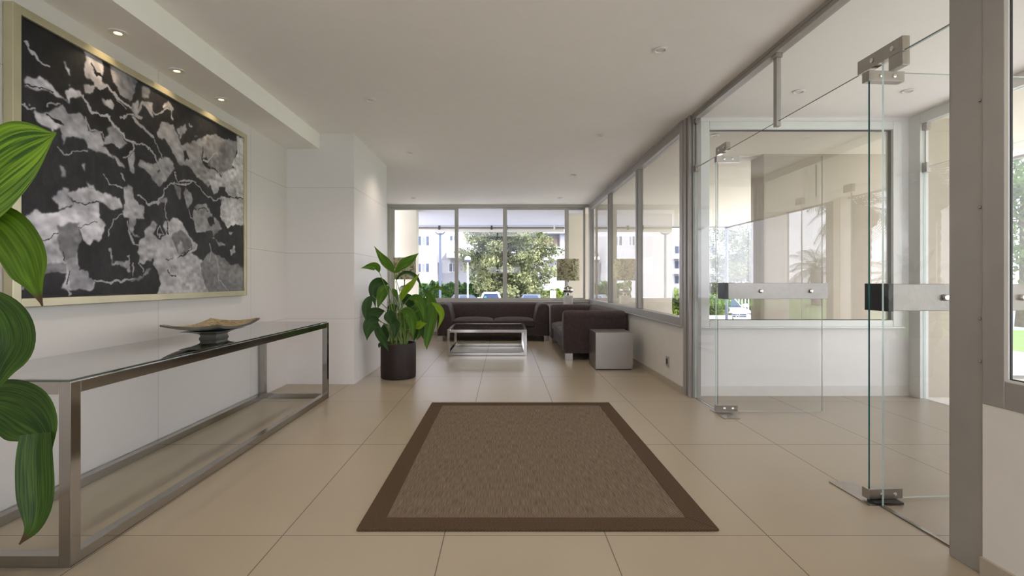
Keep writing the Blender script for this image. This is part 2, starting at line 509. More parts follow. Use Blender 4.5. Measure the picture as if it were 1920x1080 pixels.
KIDS = {}
def copy_tree(root, loc, rz=None, label=None, parent=None):
    c = root.copy(); COL.objects.link(c)
    if parent is None:
        c.location = loc
        if rz is not None: c.rotation_euler = (0, 0, rz)
        if label: c['label'] = label
    else:
        c.parent = parent
    for ch in list(root.children): copy_tree(ch, None, parent=c)
    return c

# ================================================================== SETTING
CEIL = 2.68
XL, XR, YB = -2.32, 1.75, 10.1
YF = -2.6                                  # rear end of the lobby, behind the camera
struct(MB().box(-2.5, 1.86, YF, 10.25, -0.25, 0).box(1.86, 3.95, 1.9, 4.75, -0.25, 0).build('floor', M['floor']), 'large beige stone tiles with thin dark seams across the lobby floor', 'floor')
t = MB()
t.box(1.86, 6.7, 4.75, 14.4, -1.3, -0.02); t.box(-3.6, 1.86, 10.25, 14.4, -1.3, -0.02); t.box(1.86, 6.7, -4.8, 1.9, -1.3, -0.02); t.box(3.95, 6.7, 1.9, 4.75, -1.3, -0.02); t.box(-3.6, 1.86, -4.8, YF, -1.3, -0.02)
struct(t.build('floor_terrace', M['terrace']), 'pale paved terrace outside the glazing', 'terrace')
struct(MB().box(-3.0, 1.80, YF - 0.1, 10.2, CEIL, CEIL + 0.35).box(1.80, 3.98, 1.9, 4.80, CEIL, CEIL + 0.35).build('ceiling', M['ceiling']), 'flat white painted lobby ceiling', 'ceiling')
t = MB()
t.box(1.80, 6.5, 4.80, 14.2, CEIL, CEIL + 0.35); t.box(1.80, 6.5, -4.8, 1.9, CEIL, CEIL + 0.35); t.box(3.98, 6.5, 1.9, 4.80, CEIL, CEIL + 0.35); t.box(-3.6, 1.80, -4.8, YF - 0.1, CEIL, CEIL + 0.35)  # last box: unseen rear overhang, added to keep the sun out
struct(t.build('ceiling_terrace', M['soffit']), 'cream soffit over the outdoor terrace', 'soffit')
struct(MB().box(-3.6, 1.80, 10.2, 14.2, CEIL, CEIL + 0.35).build('ceiling_terrace_back', M['soffit_cool_light']), 'soffit over the back terrace, cooler light put into its colour', 'soffit')
t = MB(); t.box(6.44, 6.5, -4.8, 14.2, CEIL - 0.03, CEIL); t.box(1.9, 6.44, 14.14, 14.2, CEIL - 0.03, CEIL)
struct(t.build('trim_1', M['awning_bar']), 'dark drip edge along the terrace soffit', 'trim')
# rest of the building block above (roof mass) so the sun meets a real roof
struct(MB().box(-8, 6.0, -4.0, 13.5, CEIL + 0.35, CEIL + 0.9).build('roof', M['bldg']))
# left wall
struct(MB().box(XL - 0.2, XL, YF, 5.24, 0, CEIL).build('wall_left', M['wall_tile_left']), 'left wall clad in large white panels', 'wall')
struct(MB().box(XL - 0.2, -1.60, 5.24, 6.69, 0, CEIL).build('wall_left_pier', M['wall_tile_pier']), 'white panelled wall pier projecting behind the potted plant', 'wall')
struct(MB().box(-2.60, -2.385, 6.69, YB, 0, CEIL).build('wall_left_lounge', M['white_paint']), 'white side wall of the lounge corner', 'wall')
struct(MB().box(XL, -1.97, YF, 5.24, 2.515, CEIL).build('trim_2', M['ceiling']), 'dropped white ceiling beam above the painting', 'ceiling beam')
# back wall under the windows
struct(MB().box(-2.40, XR + 0.1, YB, YB + 0.15, 0, 0.69).build('wall_back', M['white_paint']), 'low white wall under the back windows', 'wall')
struct(MB().box(-2.385, XR, YB - 0.012, YB, 0, 0.07).build('baseboard_back', M['base']))
# right low wall
struct(MB().box(XR, XR + 0.13, 4.80, YB, 0, 0.65).build('wall_right', M['grey_paint']), 'low wall under the long right hand windows', 'wall')
struct(MB().box(XR - 0.012, XR, 4.80, YB - 0.012, 0, 0.07).build('baseboard_right', M['base']))
struct(MB().box(1.785, 1.915, YF, 1.83, 0, 0.65).build('wall_right_near', M['grey_paint']), 'low white wall under the window at the right edge', 'wall')
struct(MB().box(1.773, 1.785, YF, 1.83, 0, 0.075).build('baseboard_right_near', M['base']))
# rear of the lobby, unseen; glazing added to bring daylight from behind the camera
struct(MB().box(XL - 0.2, -1.5, YF - 0.12, YF, 0, CEIL).box(-1.5, 1.5, YF - 0.12, YF, 2.4, CEIL).box(1.5, 1.95, YF - 0.12, YF, 0, CEIL).build('wall_rear', M['white_paint']))
t = MB()
for x in (-1.47, -0.5, 0.5, 1.47): t.box(x - 0.03, x + 0.03, YF - 0.1, YF - 0.04, 0, 2.4)
o = struct(t.build('window_6', M['alu']), 'unseen grey framed glazing added behind the lobby for frontal daylight', 'window')
MB().box(-1.5, 1.5, YF - 0.075, YF - 0.065, 0, 2.4).build('pane', M['glass'], o)

def frame_rect(mb, ax, a0, a1, z0, z1, d0, d1, wd, wb=None, wt=None, mi=0):
    """frame of four bars in the plane of axis ax ('x' or 'y') between a0..a1, depth d0..d1"""
    wb = wd if wb is None else wb; wt = wd if wt is None else wt
    def b(p0, p1, q0, q1):
        if ax == 'x': mb.box(p0, p1, d0, d1, q0, q1, mi)
        else: mb.box(d0, d1, p0, p1, q0, q1, mi)
    b(a0, a0 + wd, z0, z1); b(a1 - wd, a1, z0, z1)
    b(a0 + wd, a1 - wd, z0, z0 + wb); b(a0 + wd, a1 - wd, z1 - wt, z1)
    return mb

# ---- window_1: back window with sliding panes
def bx(x): return (x - CX) * YB / F
win = empty('window_1', (-0.3, YB, 0.69)); struct(win, 'wide aluminium sliding window in the back wall behind the sofas', 'window')
og = (-0.3, YB, 0.69)
t = MB(); frame_rect(t, 'x', -2.385, 1.80, 0.69, 2.68, YB - 0.03, YB + 0.09, 0.05, 0.045, 0.055)
t.box(-2.42, -2.33, YB - 0.045, YB - 0.01, 0.665, 0.69); t.box(-2.385, 1.76, YB - 0.06, YB + 0.02, 0.672, 0.692)
t.build('window_frame', M['alu_mid'], win, og, bevel=0.004, seg=2)
def sash(x0, x1, dy, wd, name='sash', z0=0.735, z1=2.625, wt=0.05):
    t = MB(); frame_rect(t, 'x', x0, x1, z0, z1, YB + dy, YB + dy + 0.03, wd, 0.03, wt)
    s = t.build(name, M['alu_mid'], win, og, bevel=0.003, seg=2)
    MB().box(x0 + wd, x1 - wd, YB + dy + 0.011, YB + dy + 0.019, z0 + 0.03, z1 - wt).build('pane', M['glass'], s)
    return s
sash(bx(733), bx(859.5), 0.0, 0.075)
sash(bx(852), bx(950), 0.035, 0.05, wt=0.015)
s = sash(bx(943), bx(1066.5), 0.0, 0.085)
MB().box(bx(977), bx(982), YB + 0.0, YB + 0.03, 0.765, 2.575).build('glazing_bar', M['alu_mid'], s)
MB().box(bx(944.5), bx(947), YB - 0.02, YB, 1.42, 1.58).build('pull_handle', M['dark'], s)
sash(bx(1062), bx(1098), 0.035, 0.045)

# ---- window_2: long right hand window
win = empty('window_2', (XR, 7.5, 0.645)); struct(win, 'long run of aluminium framed windows above the low right wall', 'window')
og = (XR, 7.5, 0.645)
t = MB(); frame_rect(t, 'y', 4.80, YB - 0.03, 0.645, 2.68, XR - 0.005, XR + 0.09, 0.085, 0.10, 0.11)
t.box(XR - 0.02, XR, 4.80, YB - 0.03, 0.645, 0.665); t.box(XR - 0.012, XR, 4.80, YB - 0.03, 2.655, 2.68)
t.build('window_frame', M['alu'], win, og, bevel=0.004, seg=2)
for y0, y1 in ((8.20, 8.30), (6.42, 6.55)):
    MB().box(XR + 0.005, XR + 0.075, y0, y1, 0.745, 2.57).box(XR - 0.005, XR + 0.01, y0 + 0.035, y1 - 0.03, 0.745, 2.57).build('mullion', M['alu'], win, og, bevel=0.003, seg=2)
for y0, y1 in ((4.885, 6.42), (6.55, 8.20), (8.30, YB - 0.115)):
    MB().box(XR + 0.036, XR + 0.044, y0, y1, 0.745, 2.57).build('pane', M['glass_side'], win, og)

# ---- post between the long window and the glass doors
t = MB()
t.box(1.752, 1.86, 4.735, 4.80, 0, CEIL); t.box(1.775, 1.86, 4.70, 4.735, 0, CEIL); t.box(1.757, 1.86, 4.655, 4.70, 0, CEIL); t.box(1.785, 1.86, 4.63, 4.655, 0, CEIL)
struct(t.build('trim_3', M['alu'], None, (1.8, 4.7, 0), bevel=0.003, seg=2), 'grooved aluminium post left of the glass doors', 'post')
# head rail over the glass wall, along its slightly turned line
GA, GB = (1.806, 4.63), (1.858, 1.97)
def gl(Y): return GA[0] + (GA[1] - Y) / (GA[1] - GB[1]) * (GB[0] - GA[0])
t = MB(); t.slab((GA[0] + 0.02, GA[1]), (GB[0] + 0.02, GB[1]), 0.105, 2.655, CEIL); t.slab((GA[0], GA[1]), (GB[0], GB[1]), 0.055, 2.625, 2.655)
struct(t.build('trim_4', M['alu'], None, (1.83, 3.3, 2.65)), 'aluminium head rail above the glass doors', 'rail')
t = MB(); t.box(1.79, 1.90, 1.83, 1.97, 0, CEIL); t.box(1.80, 1.905, 1.97, 1.985, 0, CEIL)
og = (1.84, 1.9, 0)
jamb = struct(t.build('trim_5', M['alu'], None, og, bevel=0.003, seg=2), 'tall grey aluminium door jamb at the right edge', 'jamb')
for z in (2.18, 1.78, 1.38, 0.96, 0.80, 2.5):
    MB().lathe([(0.006, 0), (0.006, 0.003), (0.003, 0.005)], n=10).build('screw', M['steel_dark'], jamb).location = (1.789 - og[0], 1.843 - og[1], z)
for c in jamb.children: c.rotation_euler = (0, -PI / 2, 0)

# ---- window_3: upper fixed glass band, window_4/5: fixed side panes
win = empty('window_3', (1.83, 3.3, 2.17)); og = (1.83, 3.3, 2.17)
struct(win, 'clear glass transom band above the two glass doors', 'window')
MB().slab((gl(4.62), 4.62), (gl(3.30), 3.30), 0.010, 2.172, 2.63, 0, 1).build('pane', [M['glass_door'], M['dark']], win, og)
MB().slab((gl(3.29), 3.29), (gl(1.985), 1.985), 0.010, 2.172, 2.63, 0, 1).build('pane', [M['glass_door'], M['dark']], win, og)
t = MB(); t.box(gl(3.29) - 0.012, gl(3.29) + 0.016, 3.275, 3.315, 2.14, 2.60)
t.build('glass_fin', M['alu'], win, og)
MB().box(gl(3.29) - 0.02, gl(3.29) + 0.02, 3.26, 3.33, 2.595, 2.63).build('fin_clip', M['steel_dark'], win, og)
for z in (2.16, 2.61): MB().box(gl(4.6) - 0.018, gl(4.6) + 0.018, 4.57, 4.625, z - 0.03, z + 0.03).build('clip', M['steel_dark'], win, og)
MB().slab((gl(4.625), 4.625), (gl(4.20), 4.20), 0.010, 0.004, 2.166, 0, 1).build('pane', [M['glass_door'], M['glass_edge_pale']], win, og)
MB().slab((gl(2.395), 2.395), (gl(1.985), 1.985), 0.010, 0.004, 2.166, 0, 1).build('pane', [M['glass_door'], M['glass_edge_pale']], win, og)
MB().slab((gl(2.40), 2.40), (gl(1.97), 1.97), 0.018, 0, 0.006).build('floor_channel', M['steel_dark'], win, og)
MB().slab((gl(4.63), 4.63), (gl(4.20), 4.20), 0.018, 0, 0.006).build('floor_channel', M['steel_dark'], win, og)

# ---- glass doors
def glass_door(name, X, Y, ang, label, edge):
    d = empty(name, (X, Y, 0), ang); struct(d, label, 'glass door')
    MB().slab((0, 0), (0.875, 0), 0.011, 0.012, 2.152, 0, 1, 2).build('glass_leaf', [M['glass_door'], M['glass_edge_pale'], edge], d)
    # push plate, a hollow steel channel closed by a black cap
    t = MB(); t.box(0.05, 0.868, -0.085, -0.075, 0.957, 1.088); t.box(0.05, 0.868, 0.045, 0.055, 0.957, 1.088)
    h = t.build('push_plate', M['steel_plate'], d, bevel=0.002, seg=2)
    MB().box(0.025, 0.05, -0.087, 0.057, 0.955, 1.090).build('end_cap', M['black'], h)
    for x in (0.315, 0.725):
        s = MB().lathe([(0.016, 0), (0.016, 0.012), (0.012, 0.018), (0.004, 0.02)], n=18).build('stud', M['chrome'], h, smooth=True)
        s.location = (x, -0.085, 1.022); s.rotation_euler = (PI / 2, 0, 0)
    def patch(name, z0, z1, w_):
        p = MB().box(-0.02, w_, -0.022, 0.022, z0, z1).build(name, M['steel'], d, bevel=0.002, seg=2)
        for x in (0.045, 0.115):
            s = MB().lathe([(0.009, 0), (0.009, 0.004), (0.003, 0.006)], n=14).build('screw', M['chrome'], p)
            s.location = (x, -0.022, (z0 + z1) / 2); s.rotation_euler = (PI / 2, 0, 0)
    patch('bottom_pivot', 0.016, 0.066, 0.16); patch('top_pivot', 2.10, 2.152, 0.17)
    return d
D1 = (1.795, 4.12); D2 = (1.832, 2.462)
d1 = glass_door('door_1', *D1, 0.0, 'far clear glass door standing open, with steel push plate', M['glass_edge'])
d2 = glass_door('door_2', *D2, math.radians(4.2), 'near clear glass door standing open with teal edge, beside the jamb', M['glass_edge'])
def head_patch(Y0, Y1, nm):
    x0, x1 = gl(Y0), gl(Y1)
    t = MB(); t.slab((x0, Y0), (x1, Y1), 0.036, 2.166, 2.235)
    if nm == 2: t.slab((gl(2.34), 2.34), (x1, Y1), 0.036, 2.10, 2.166)
    o = struct(t.build('trim_%d' % (5 + nm), M['steel_dark'], None, ((x0 + x1) / 2, (Y0 + Y1) / 2, 2.166), bevel=0.002, seg=2), ('steel patch fitting over the far glass door', 'steel patch fitting over the near glass door')[nm - 1], 'door fitting')
    for q in (0.35, 0.8):
        Y = Y0 + (Y1 - Y0) * q
        s = MB().lathe([(0.011, 0), (0.011, 0.004), (0.004, 0.006)], n=14).build('screw', M['chrome'], o)
        s.location = (gl(Y) - 0.018 - (x0 + x1) / 2, Y - (Y0 + Y1) / 2, 0.035); s.rotation_euler = (0, -PI / 2, 0)
head_patch(4.17, 3.98, 1); head_patch(2.54, 2.26, 2)
def floor_plate(p, i, lab):
    t = MB(); t.add([(a, b, 0.001) for a, b in p] + [(a, b, 0.005) for a, b in p], [(3, 2, 1, 0), (4, 5, 6, 7), (0, 1, 5, 4), (1, 2, 6, 5), (2, 3, 7, 6), (3, 0, 4, 7)])
    o = struct(t.build('trim_%d' % i, M['steel'], None, (p[0][0], p[0][1], 0)), lab, 'floor plate')
    return o
def fp(x, y): q = px(x, y, CH * F / (y - CY)); return (q[0], q[1])
floor_plate([fp(1331, 768), fp(1368, 773), fp(1388, 786), fp(1358, 786)], 8, 'thin steel floor spring plate under the far glass door')
o = floor_plate([fp(1554, 904), fp(1598, 904), fp(1676, 949), fp(1630, 949)], 9, 'thin steel floor spring plate under the near glass door')
MB().box(D2[0] - 0.01, D2[0] + 0.13, D2[1] - 0.055, D2[1] + 0.0, 0.004, 0.014).build('pivot_cover', M['black'], o, tuple(o.location))

# ---- vestibule
VY = 4.71
t = MB(); t.box(1.862, 3.98, VY + 0.02, VY + 0.17, 0, 0.665); t.box(3.81, 3.98, VY + 0.02, VY + 0.17, 0.665, CEIL); t.box(1.862, 1.90, VY + 0.02, VY + 0.17, 0.665, CEIL); t.box(1.90, 3.81, VY + 0.02, VY + 0.17, 2.63, CEIL)
struct(t.build('wall_vestibule', M['white_paint'], None, (2.9, VY, 0)), 'white end wall of the glazed entrance vestibule', 'wall')
struct(MB().box(1.862, 3.95, VY + 0.008, VY + 0.02, 0, 0.095).build('baseboard_vestibule', M['grey_paint']))
win = empty('window_4', (2.85, VY, 0.665)); og = (2.85, VY, 0.665)
struct(win, 'large fixed window in the vestibule end wall', 'window')
t = MB(); frame_rect(t, 'x', 1.885, 3.815, 0.665, 2.635, VY - 0.01, VY + 0.09, 0.085, 0.065, 0.075); t.box(1.87, 3.83, VY - 0.03, VY + 0.02, 0.652, 0.668)
t.build('window_frame', M['alu_light'], win, og, bevel=0.005, seg=2)
t = MB(); frame_rect(t, 'x', 1.968, 3.732, 0.728, 2.562, VY + 0.02, VY + 0.06, 0.005); t.build('gasket', M['dark'], win, og)
MB().box(1.97, 3.73, VY + 0.034, VY + 0.046, 0.73, 2.56).build('pane', M['glass_mirror'], win, og)
# outer glass screen of the vestibule
win = empty('window_5', (3.95, 3.3, 0)); og = (3.95, 3.3, 0)
struct(win, 'outer glass screen of the entrance vestibule', 'window')
t = MB(); t.box(3.90, 3.98, 4.60, VY + 0.02, 0, CEIL); t.box(3.90, 3.98, 2.0, 4.60, 2.58, CEIL); t.box(3.90, 3.98, 1.95, 2.03, 0, CEIL)
t.build('screen_frame', M['alu_light'], win, og, bevel=0.004, seg=2)
for a, b in ((4.59, 3.93), (3.92, 3.0), (2.99, 2.04)):
    MB().slab((3.94, a), (3.94, b), 0.010, 0.006, 2.16, 0, 1).build('pane', [M['glass_door'], M['glass_edge_pale']], win, og)
for a, b in ((4.59, 3.3), (3.29, 2.04)):
    MB().slab((3.94, a), (3.94, b), 0.010, 2.17, 2.58, 0, 1).build('pane', [M['glass_door'], M['dark']], win, og)
for y, z in ((4.57, 2.165), (4.57, 2.56), (3.925, 2.165), (2.995, 2.165)):
    MB().box(3.92, 3.96, y - 0.09 * (y < 4.5) - 0.02, y + 0.03, z - 0.045, z + 0.045).build('clamp', M['steel'], win, og)
# near end of the vestibule
t = MB(); t.box(1.915, 3.95, 1.84, 1.95, 0, 0.665); t.box(1.915, 3.95, 1.84, 1.95, 2.63, CEIL)
struct(t.build('wall_vestibule_near', M['white_paint']))
win = empty('window_7', (2.9, 1.9, 0.665)); og = (2.9, 1.9, 0.665)
struct(win, 'fixed window in the near end of the vestibule', 'window')
t = MB(); frame_rect(t, 'x', 1.906, 3.90, 0.665, 2.63, 1.87, 1.94, 0.03, 0.065, 0.07); t.build('window_frame', M['alu_light'], win, og)
MB().box(1.936, 3.87, 1.90, 1.91, 0.73, 2.56).build('pane', M['glass'], win, og)
# ---- window_8: window at the right edge of the view
win = empty('window_8', (1.79, 0.8, 0.645)); og = (1.79, 0.8, 0.645)
struct(win, 'grey framed window at the far right edge of the photo', 'window')
t = MB(); frame_rect(t, 'y', YF, 1.83, 0.645, 2.68, 1.782, 1.802, 0.082, 0.10, 0.11)
for y in (0.2, -1.2): t.box(1.782, 1.802, y - 0.04, y + 0.04, 0.745, 2.57)
t.build('window_frame', M['alu'], win, og, bevel=0.004, seg=2)
t = MB(); t.box(1.784, 1.790, 1.736, 1.750, 0.745, 2.57); t.box(1.784, 1.790, 0.24, 1.736, 0.744, 0.752); t.build('gasket', M['alu_light'], win, og)
t = MB(); t.box(1.790, 1.796, 1.732, 1.750, 0.745, 2.57); t.box(1.790, 1.796, 0.24, 1.732, 0.744, 0.756); t.build('seal', M['black'], win, og)
for a, b in ((0.24, 1.738), (-1.16, 0.16), (YF + 0.09, -1.24)):
    MB().box(1.794, 1.800, a, b, 0.75, 2.57).build('pane', M['glass'], win, og)

# ---- exterior walls
struct(MB().box(1.45, 3.94, 11.5, 11.75, -0.02, CEIL).build('wall_terrace_back', M['cream']), 'cream wing wall outside the long right windows', 'wall')
struct(MB().box(-3.2, -1.93, 10.8, 11.1, -0.02, CEIL).build('wall_terrace_left', M['cream']), 'cream wall stub outside the left back window', 'wall')
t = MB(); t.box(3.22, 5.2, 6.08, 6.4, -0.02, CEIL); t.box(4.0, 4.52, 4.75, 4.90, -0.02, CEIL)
struct(t.build('wall_terrace_right', M['cream_shade']), 'wall seen through the vestibule window, cream darkened for its shade', 'wall')
struct(MB().box(5.9, 6.5, -2.0, -1.7, -0.02, CEIL).build('wall_terrace_front', M['cream']))
t = MB()
struct(MB().lathe([(0.04, -0.02), (0.04, CEIL)], (6.4, 14.1, 0), 14).build('trim_10', M['pole_blue']), 'slim steel post under the terrace soffit corner', 'post')
struct(MB().box(6.3, 6.5, 0.1, 0.3, -0.02, CEIL).build('trim_11', M['cream']))
struct(MB().box(-3.6, 6.7, 14.4, 14.6, -1.25, 0.10).build('trim_12', M['kerb']), 'white kerb at the terrace edge', 'kerb')
# ground
struct(MB().box(-80, 120, 14.6, 140, -1.45, -1.25).build('ground', M['asphalt']))
struct(MB().box(6.7, 10.5, -90, 14.6, -1.0, -0.33).build('ground_path', M['kerb']), 'pale paved path along the terrace', 'path')
struct(MB().box(10.5, 120, -90, 14.6, -1.0, -0.35).build('ground_lawn', M['grass']), 'sunlit lawn beyond the terrace', 'lawn')
struct(MB().box(-80, 6.7, -90, -4.8, -1.0, -0.35).build('ground_front', M['kerb']))

# ================================================================== LOBBY THINGS
# wall socket
s = empty('wall_socket', (XR, 5.24, 0.25), 0, 'small dark wall socket on the low right wall', 'socket')
MB().box(-0.010, 0, -0.043, 0.043, -0.05, 0.05).build('cover_plate', M['alu'], s, bevel=0.003, seg=2)
MB().box(-0.014, -0.010, -0.02, 0.02, -0.026, 0.026).build('outlet', M['dark'], s)

# ---- painting
PX = -2.27
def to_uv(x, y):
    Y = 2.29 * F / (CX - x)
    return Y, CH + (CY - y) * Y / F
ZA = (30, 20, 3.859); ZB = (30, 290, 3.859); ZC = (240, 120, 4.696); ZD = (240, 340, 4.696)
PAINT = [
 (ZA, .62, [(460,270),(600,340),(615,420),(600,500),(650,530),(560,520),(500,470),(490,360)]),
 (ZA, .46, [(665,390),(849,480),(830,640),(750,590),(690,500)]),
 (ZA, .6, [(45,520),(90,500),(150,480),(260,545),(330,620),(380,650),(300,620),(220,580),(45,575)]),
 (ZA, .6, [(350,570),(390,535),(450,580),(470,610),(400,620),(370,650)]),
 (ZA, .6, [(480,530),(560,525),(540,570),(490,580)]),
 (ZA, .6, [(345,405),(365,405),(405,490),(365,450)]),
 (ZA, .52, [(600,620),(670,630),(700,690),(690,720),(620,670)]),
 (ZA, .52, [(200,730),(330,680),(370,740),(460,730),(490,800),(500,870),(600,860),(620,960),(700,1080),(600,1010),(500,1000),(460,930),(370,920),(340,960),(325,860),(250,850),(120,740)]),
 (ZA, .6, [(130,730),(220,760),(340,840),(280,850),(160,790)]),
 (ZA, .48, [(640,840),(720,830),(800,960),(740,1000),(610,950),(660,900)]),
 (ZA, .6, [(245,850),(280,850),(260,880)]),
 (ZB, .62, [(30,430),(100,400),(180,440),(300,420),(390,385),(400,350),(350,300),(360,265),(500,240),(560,260),(680,300),(740,330),(760,380),(680,400),(600,355),(605,460),(650,505),(590,620),(555,600),(525,655),(470,610),(450,500),(440,700),(450,840),(510,850),(525,920),(570,930),(530,1005),(400,990),(320,970),(360,860),(240,850),(180,880),(20,900),(20,440)]),
 (ZB, .36, [(300,520),(440,480),(460,600),(430,740),(360,780),(310,680)]),
 (ZB, .40, [(20,800),(360,790),(350,850),(20,890)]),
 (ZB, .44, [(360,780),(430,730),(450,840),(510,850),(525,920),(560,930),(530,1000),(400,990),(370,900)]),
 (ZB, .58, [(255,310),(340,225),(370,250),(355,300),(400,370),(310,400)]),
 (ZB, .6, [(500,205),(555,225),(555,260),(510,245)]),
 (ZB, .5, [(300,70),(330,80),(340,140),(310,140)]),
 (ZB, .6, [(460,90),(480,70),(485,125)]),
 (ZB, .58, [(770,260),(830,240),(830,440),(790,460),(755,420),(775,380)]),
 (ZB, .5, [(800,0),(849,0),(849,145),(820,130)]),
 (ZB, .5, [(680,0),(740,40),(790,100),(740,90)]),
 (ZB, .48, [(690,740),(700,790),(780,790),(830,740),(830,830),(690,800)]),
 (ZC, .5, [(20,330),(90,320),(80,400),(120,340),(210,340),(215,460),(180,430),(120,390),(90,440),(125,470),(80,480),(20,400)]),
 (ZC, .40, [(105,160),(180,195),(165,300),(110,300)]),
 (ZC, .42, [(0,90),(80,140),(30,260),(0,320)]),
 (ZC, .5, [(290,380),(330,315),(400,380),(370,440),(390,510),(375,510),(360,420),(340,390),(300,400)]),
 (ZC, .46, [(240,600),(290,500),(380,540),(420,620),(460,720),(600,690),(700,600),(800,660),(960,690),(940,800),(910,920),(1030,930),(1030,1080),(700,1080),(540,910),(430,900),(370,740),(330,660),(260,660)]),
 (ZC, .5, [(410,560),(500,530),(520,590),(440,650)]),
 (ZC, .40, [(700,640),(800,660),(955,690),(935,800),(905,920),(800,985),(700,880),(660,760)]),
 (ZC, .6, [(955,630),(1040,670),(1040,990),(900,900),(950,800)]),
 (ZC, .62, [(760,980),(900,920),(1000,940),(1040,1090),(760,1090)]),
 (ZC, .05, [(470,780),(500,770),(520,840),(490,850)]),
 (ZC, .05, [(650,840),(690,810),(700,850),(725,920),(680,890)]),
 (ZC, .5, [(100,830),(200,850),(310,810),(370,830),(400,930),(320,1050),(270,1080),(150,950),(90,910)]),
 (ZC, .52, [(0,790),(50,770),(60,980),(20,960)]),
 (ZC, .05, [(250,920),(275,925),(265,950),(245,945)]),
 (ZD, .62, [(820,150),(1040,140),(1040,390),(930,380),(870,400),(800,300)]),
 (ZD, .58, [(690,-10),(1040,-10),(1040,130),(900,140),(850,90),(760,110)]),
 (ZD, .5, [(0,50),(40,60),(60,180),(130,210),(130,300),(60,320),(50,440),(100,500),(20,450),(0,300)]),
 (ZD, .58, [(120,400),(210,350),(250,400),(230,480),(300,500),(340,470),(300,400),(330,360),(400,340),(470,360),(540,480),(610,560),(600,610),(550,640),(650,700),(640,800),(700,930),(705,1010),(245,1015),(280,880),(215,740),(220,700),(90,690),(95,520),(140,490)]),
 (ZD, .34, [(380,480),(460,420),(530,480),(560,560),(520,640),(430,660),(390,560)]),
 (ZD, .52, [(420,560),(470,540),(490,630),(430,660)]),
 (ZD, .36, [(640,720),(720,620),(800,660),(880,720),(1040,740),(1040,1000),(700,1000),(640,800)]),
 (ZD, .46, [(590,220),(690,200),(740,300),(820,400),(740,500),(860,560),(790,570),(740,440),(600,450),(590,380),(560,300)]),
 (ZD, .44, [(490,60),(540,80),(570,170),(520,220),(480,100)]),
 (ZD, .42, [(390,20),(450,60),(450,155),(430,150)]),
 (ZD, .5, [(880,430),(920,440),(900,470)]), (ZD, .5, [(890,600),(930,560),(935,620),(900,635)]),
 (ZD, .42, [(0,850),(130,840),(150,780),(200,760),(130,860),(30,880)]),
 (ZD, .5, [(280,170),(330,150),(330,200),(270,190)]),
 (ZD, .05, [(215,470),(270,400),(320,480),(270,520)]),
 (ZD, .06, [(705,330),(750,310),(760,390),(720,395)]),
 (ZD, .06, [(700,160),(820,170),(790,210),(730,300),(710,240)]),
 (ZD, .08, [(800,60),(850,50),(850,110),(780,130)]),
]
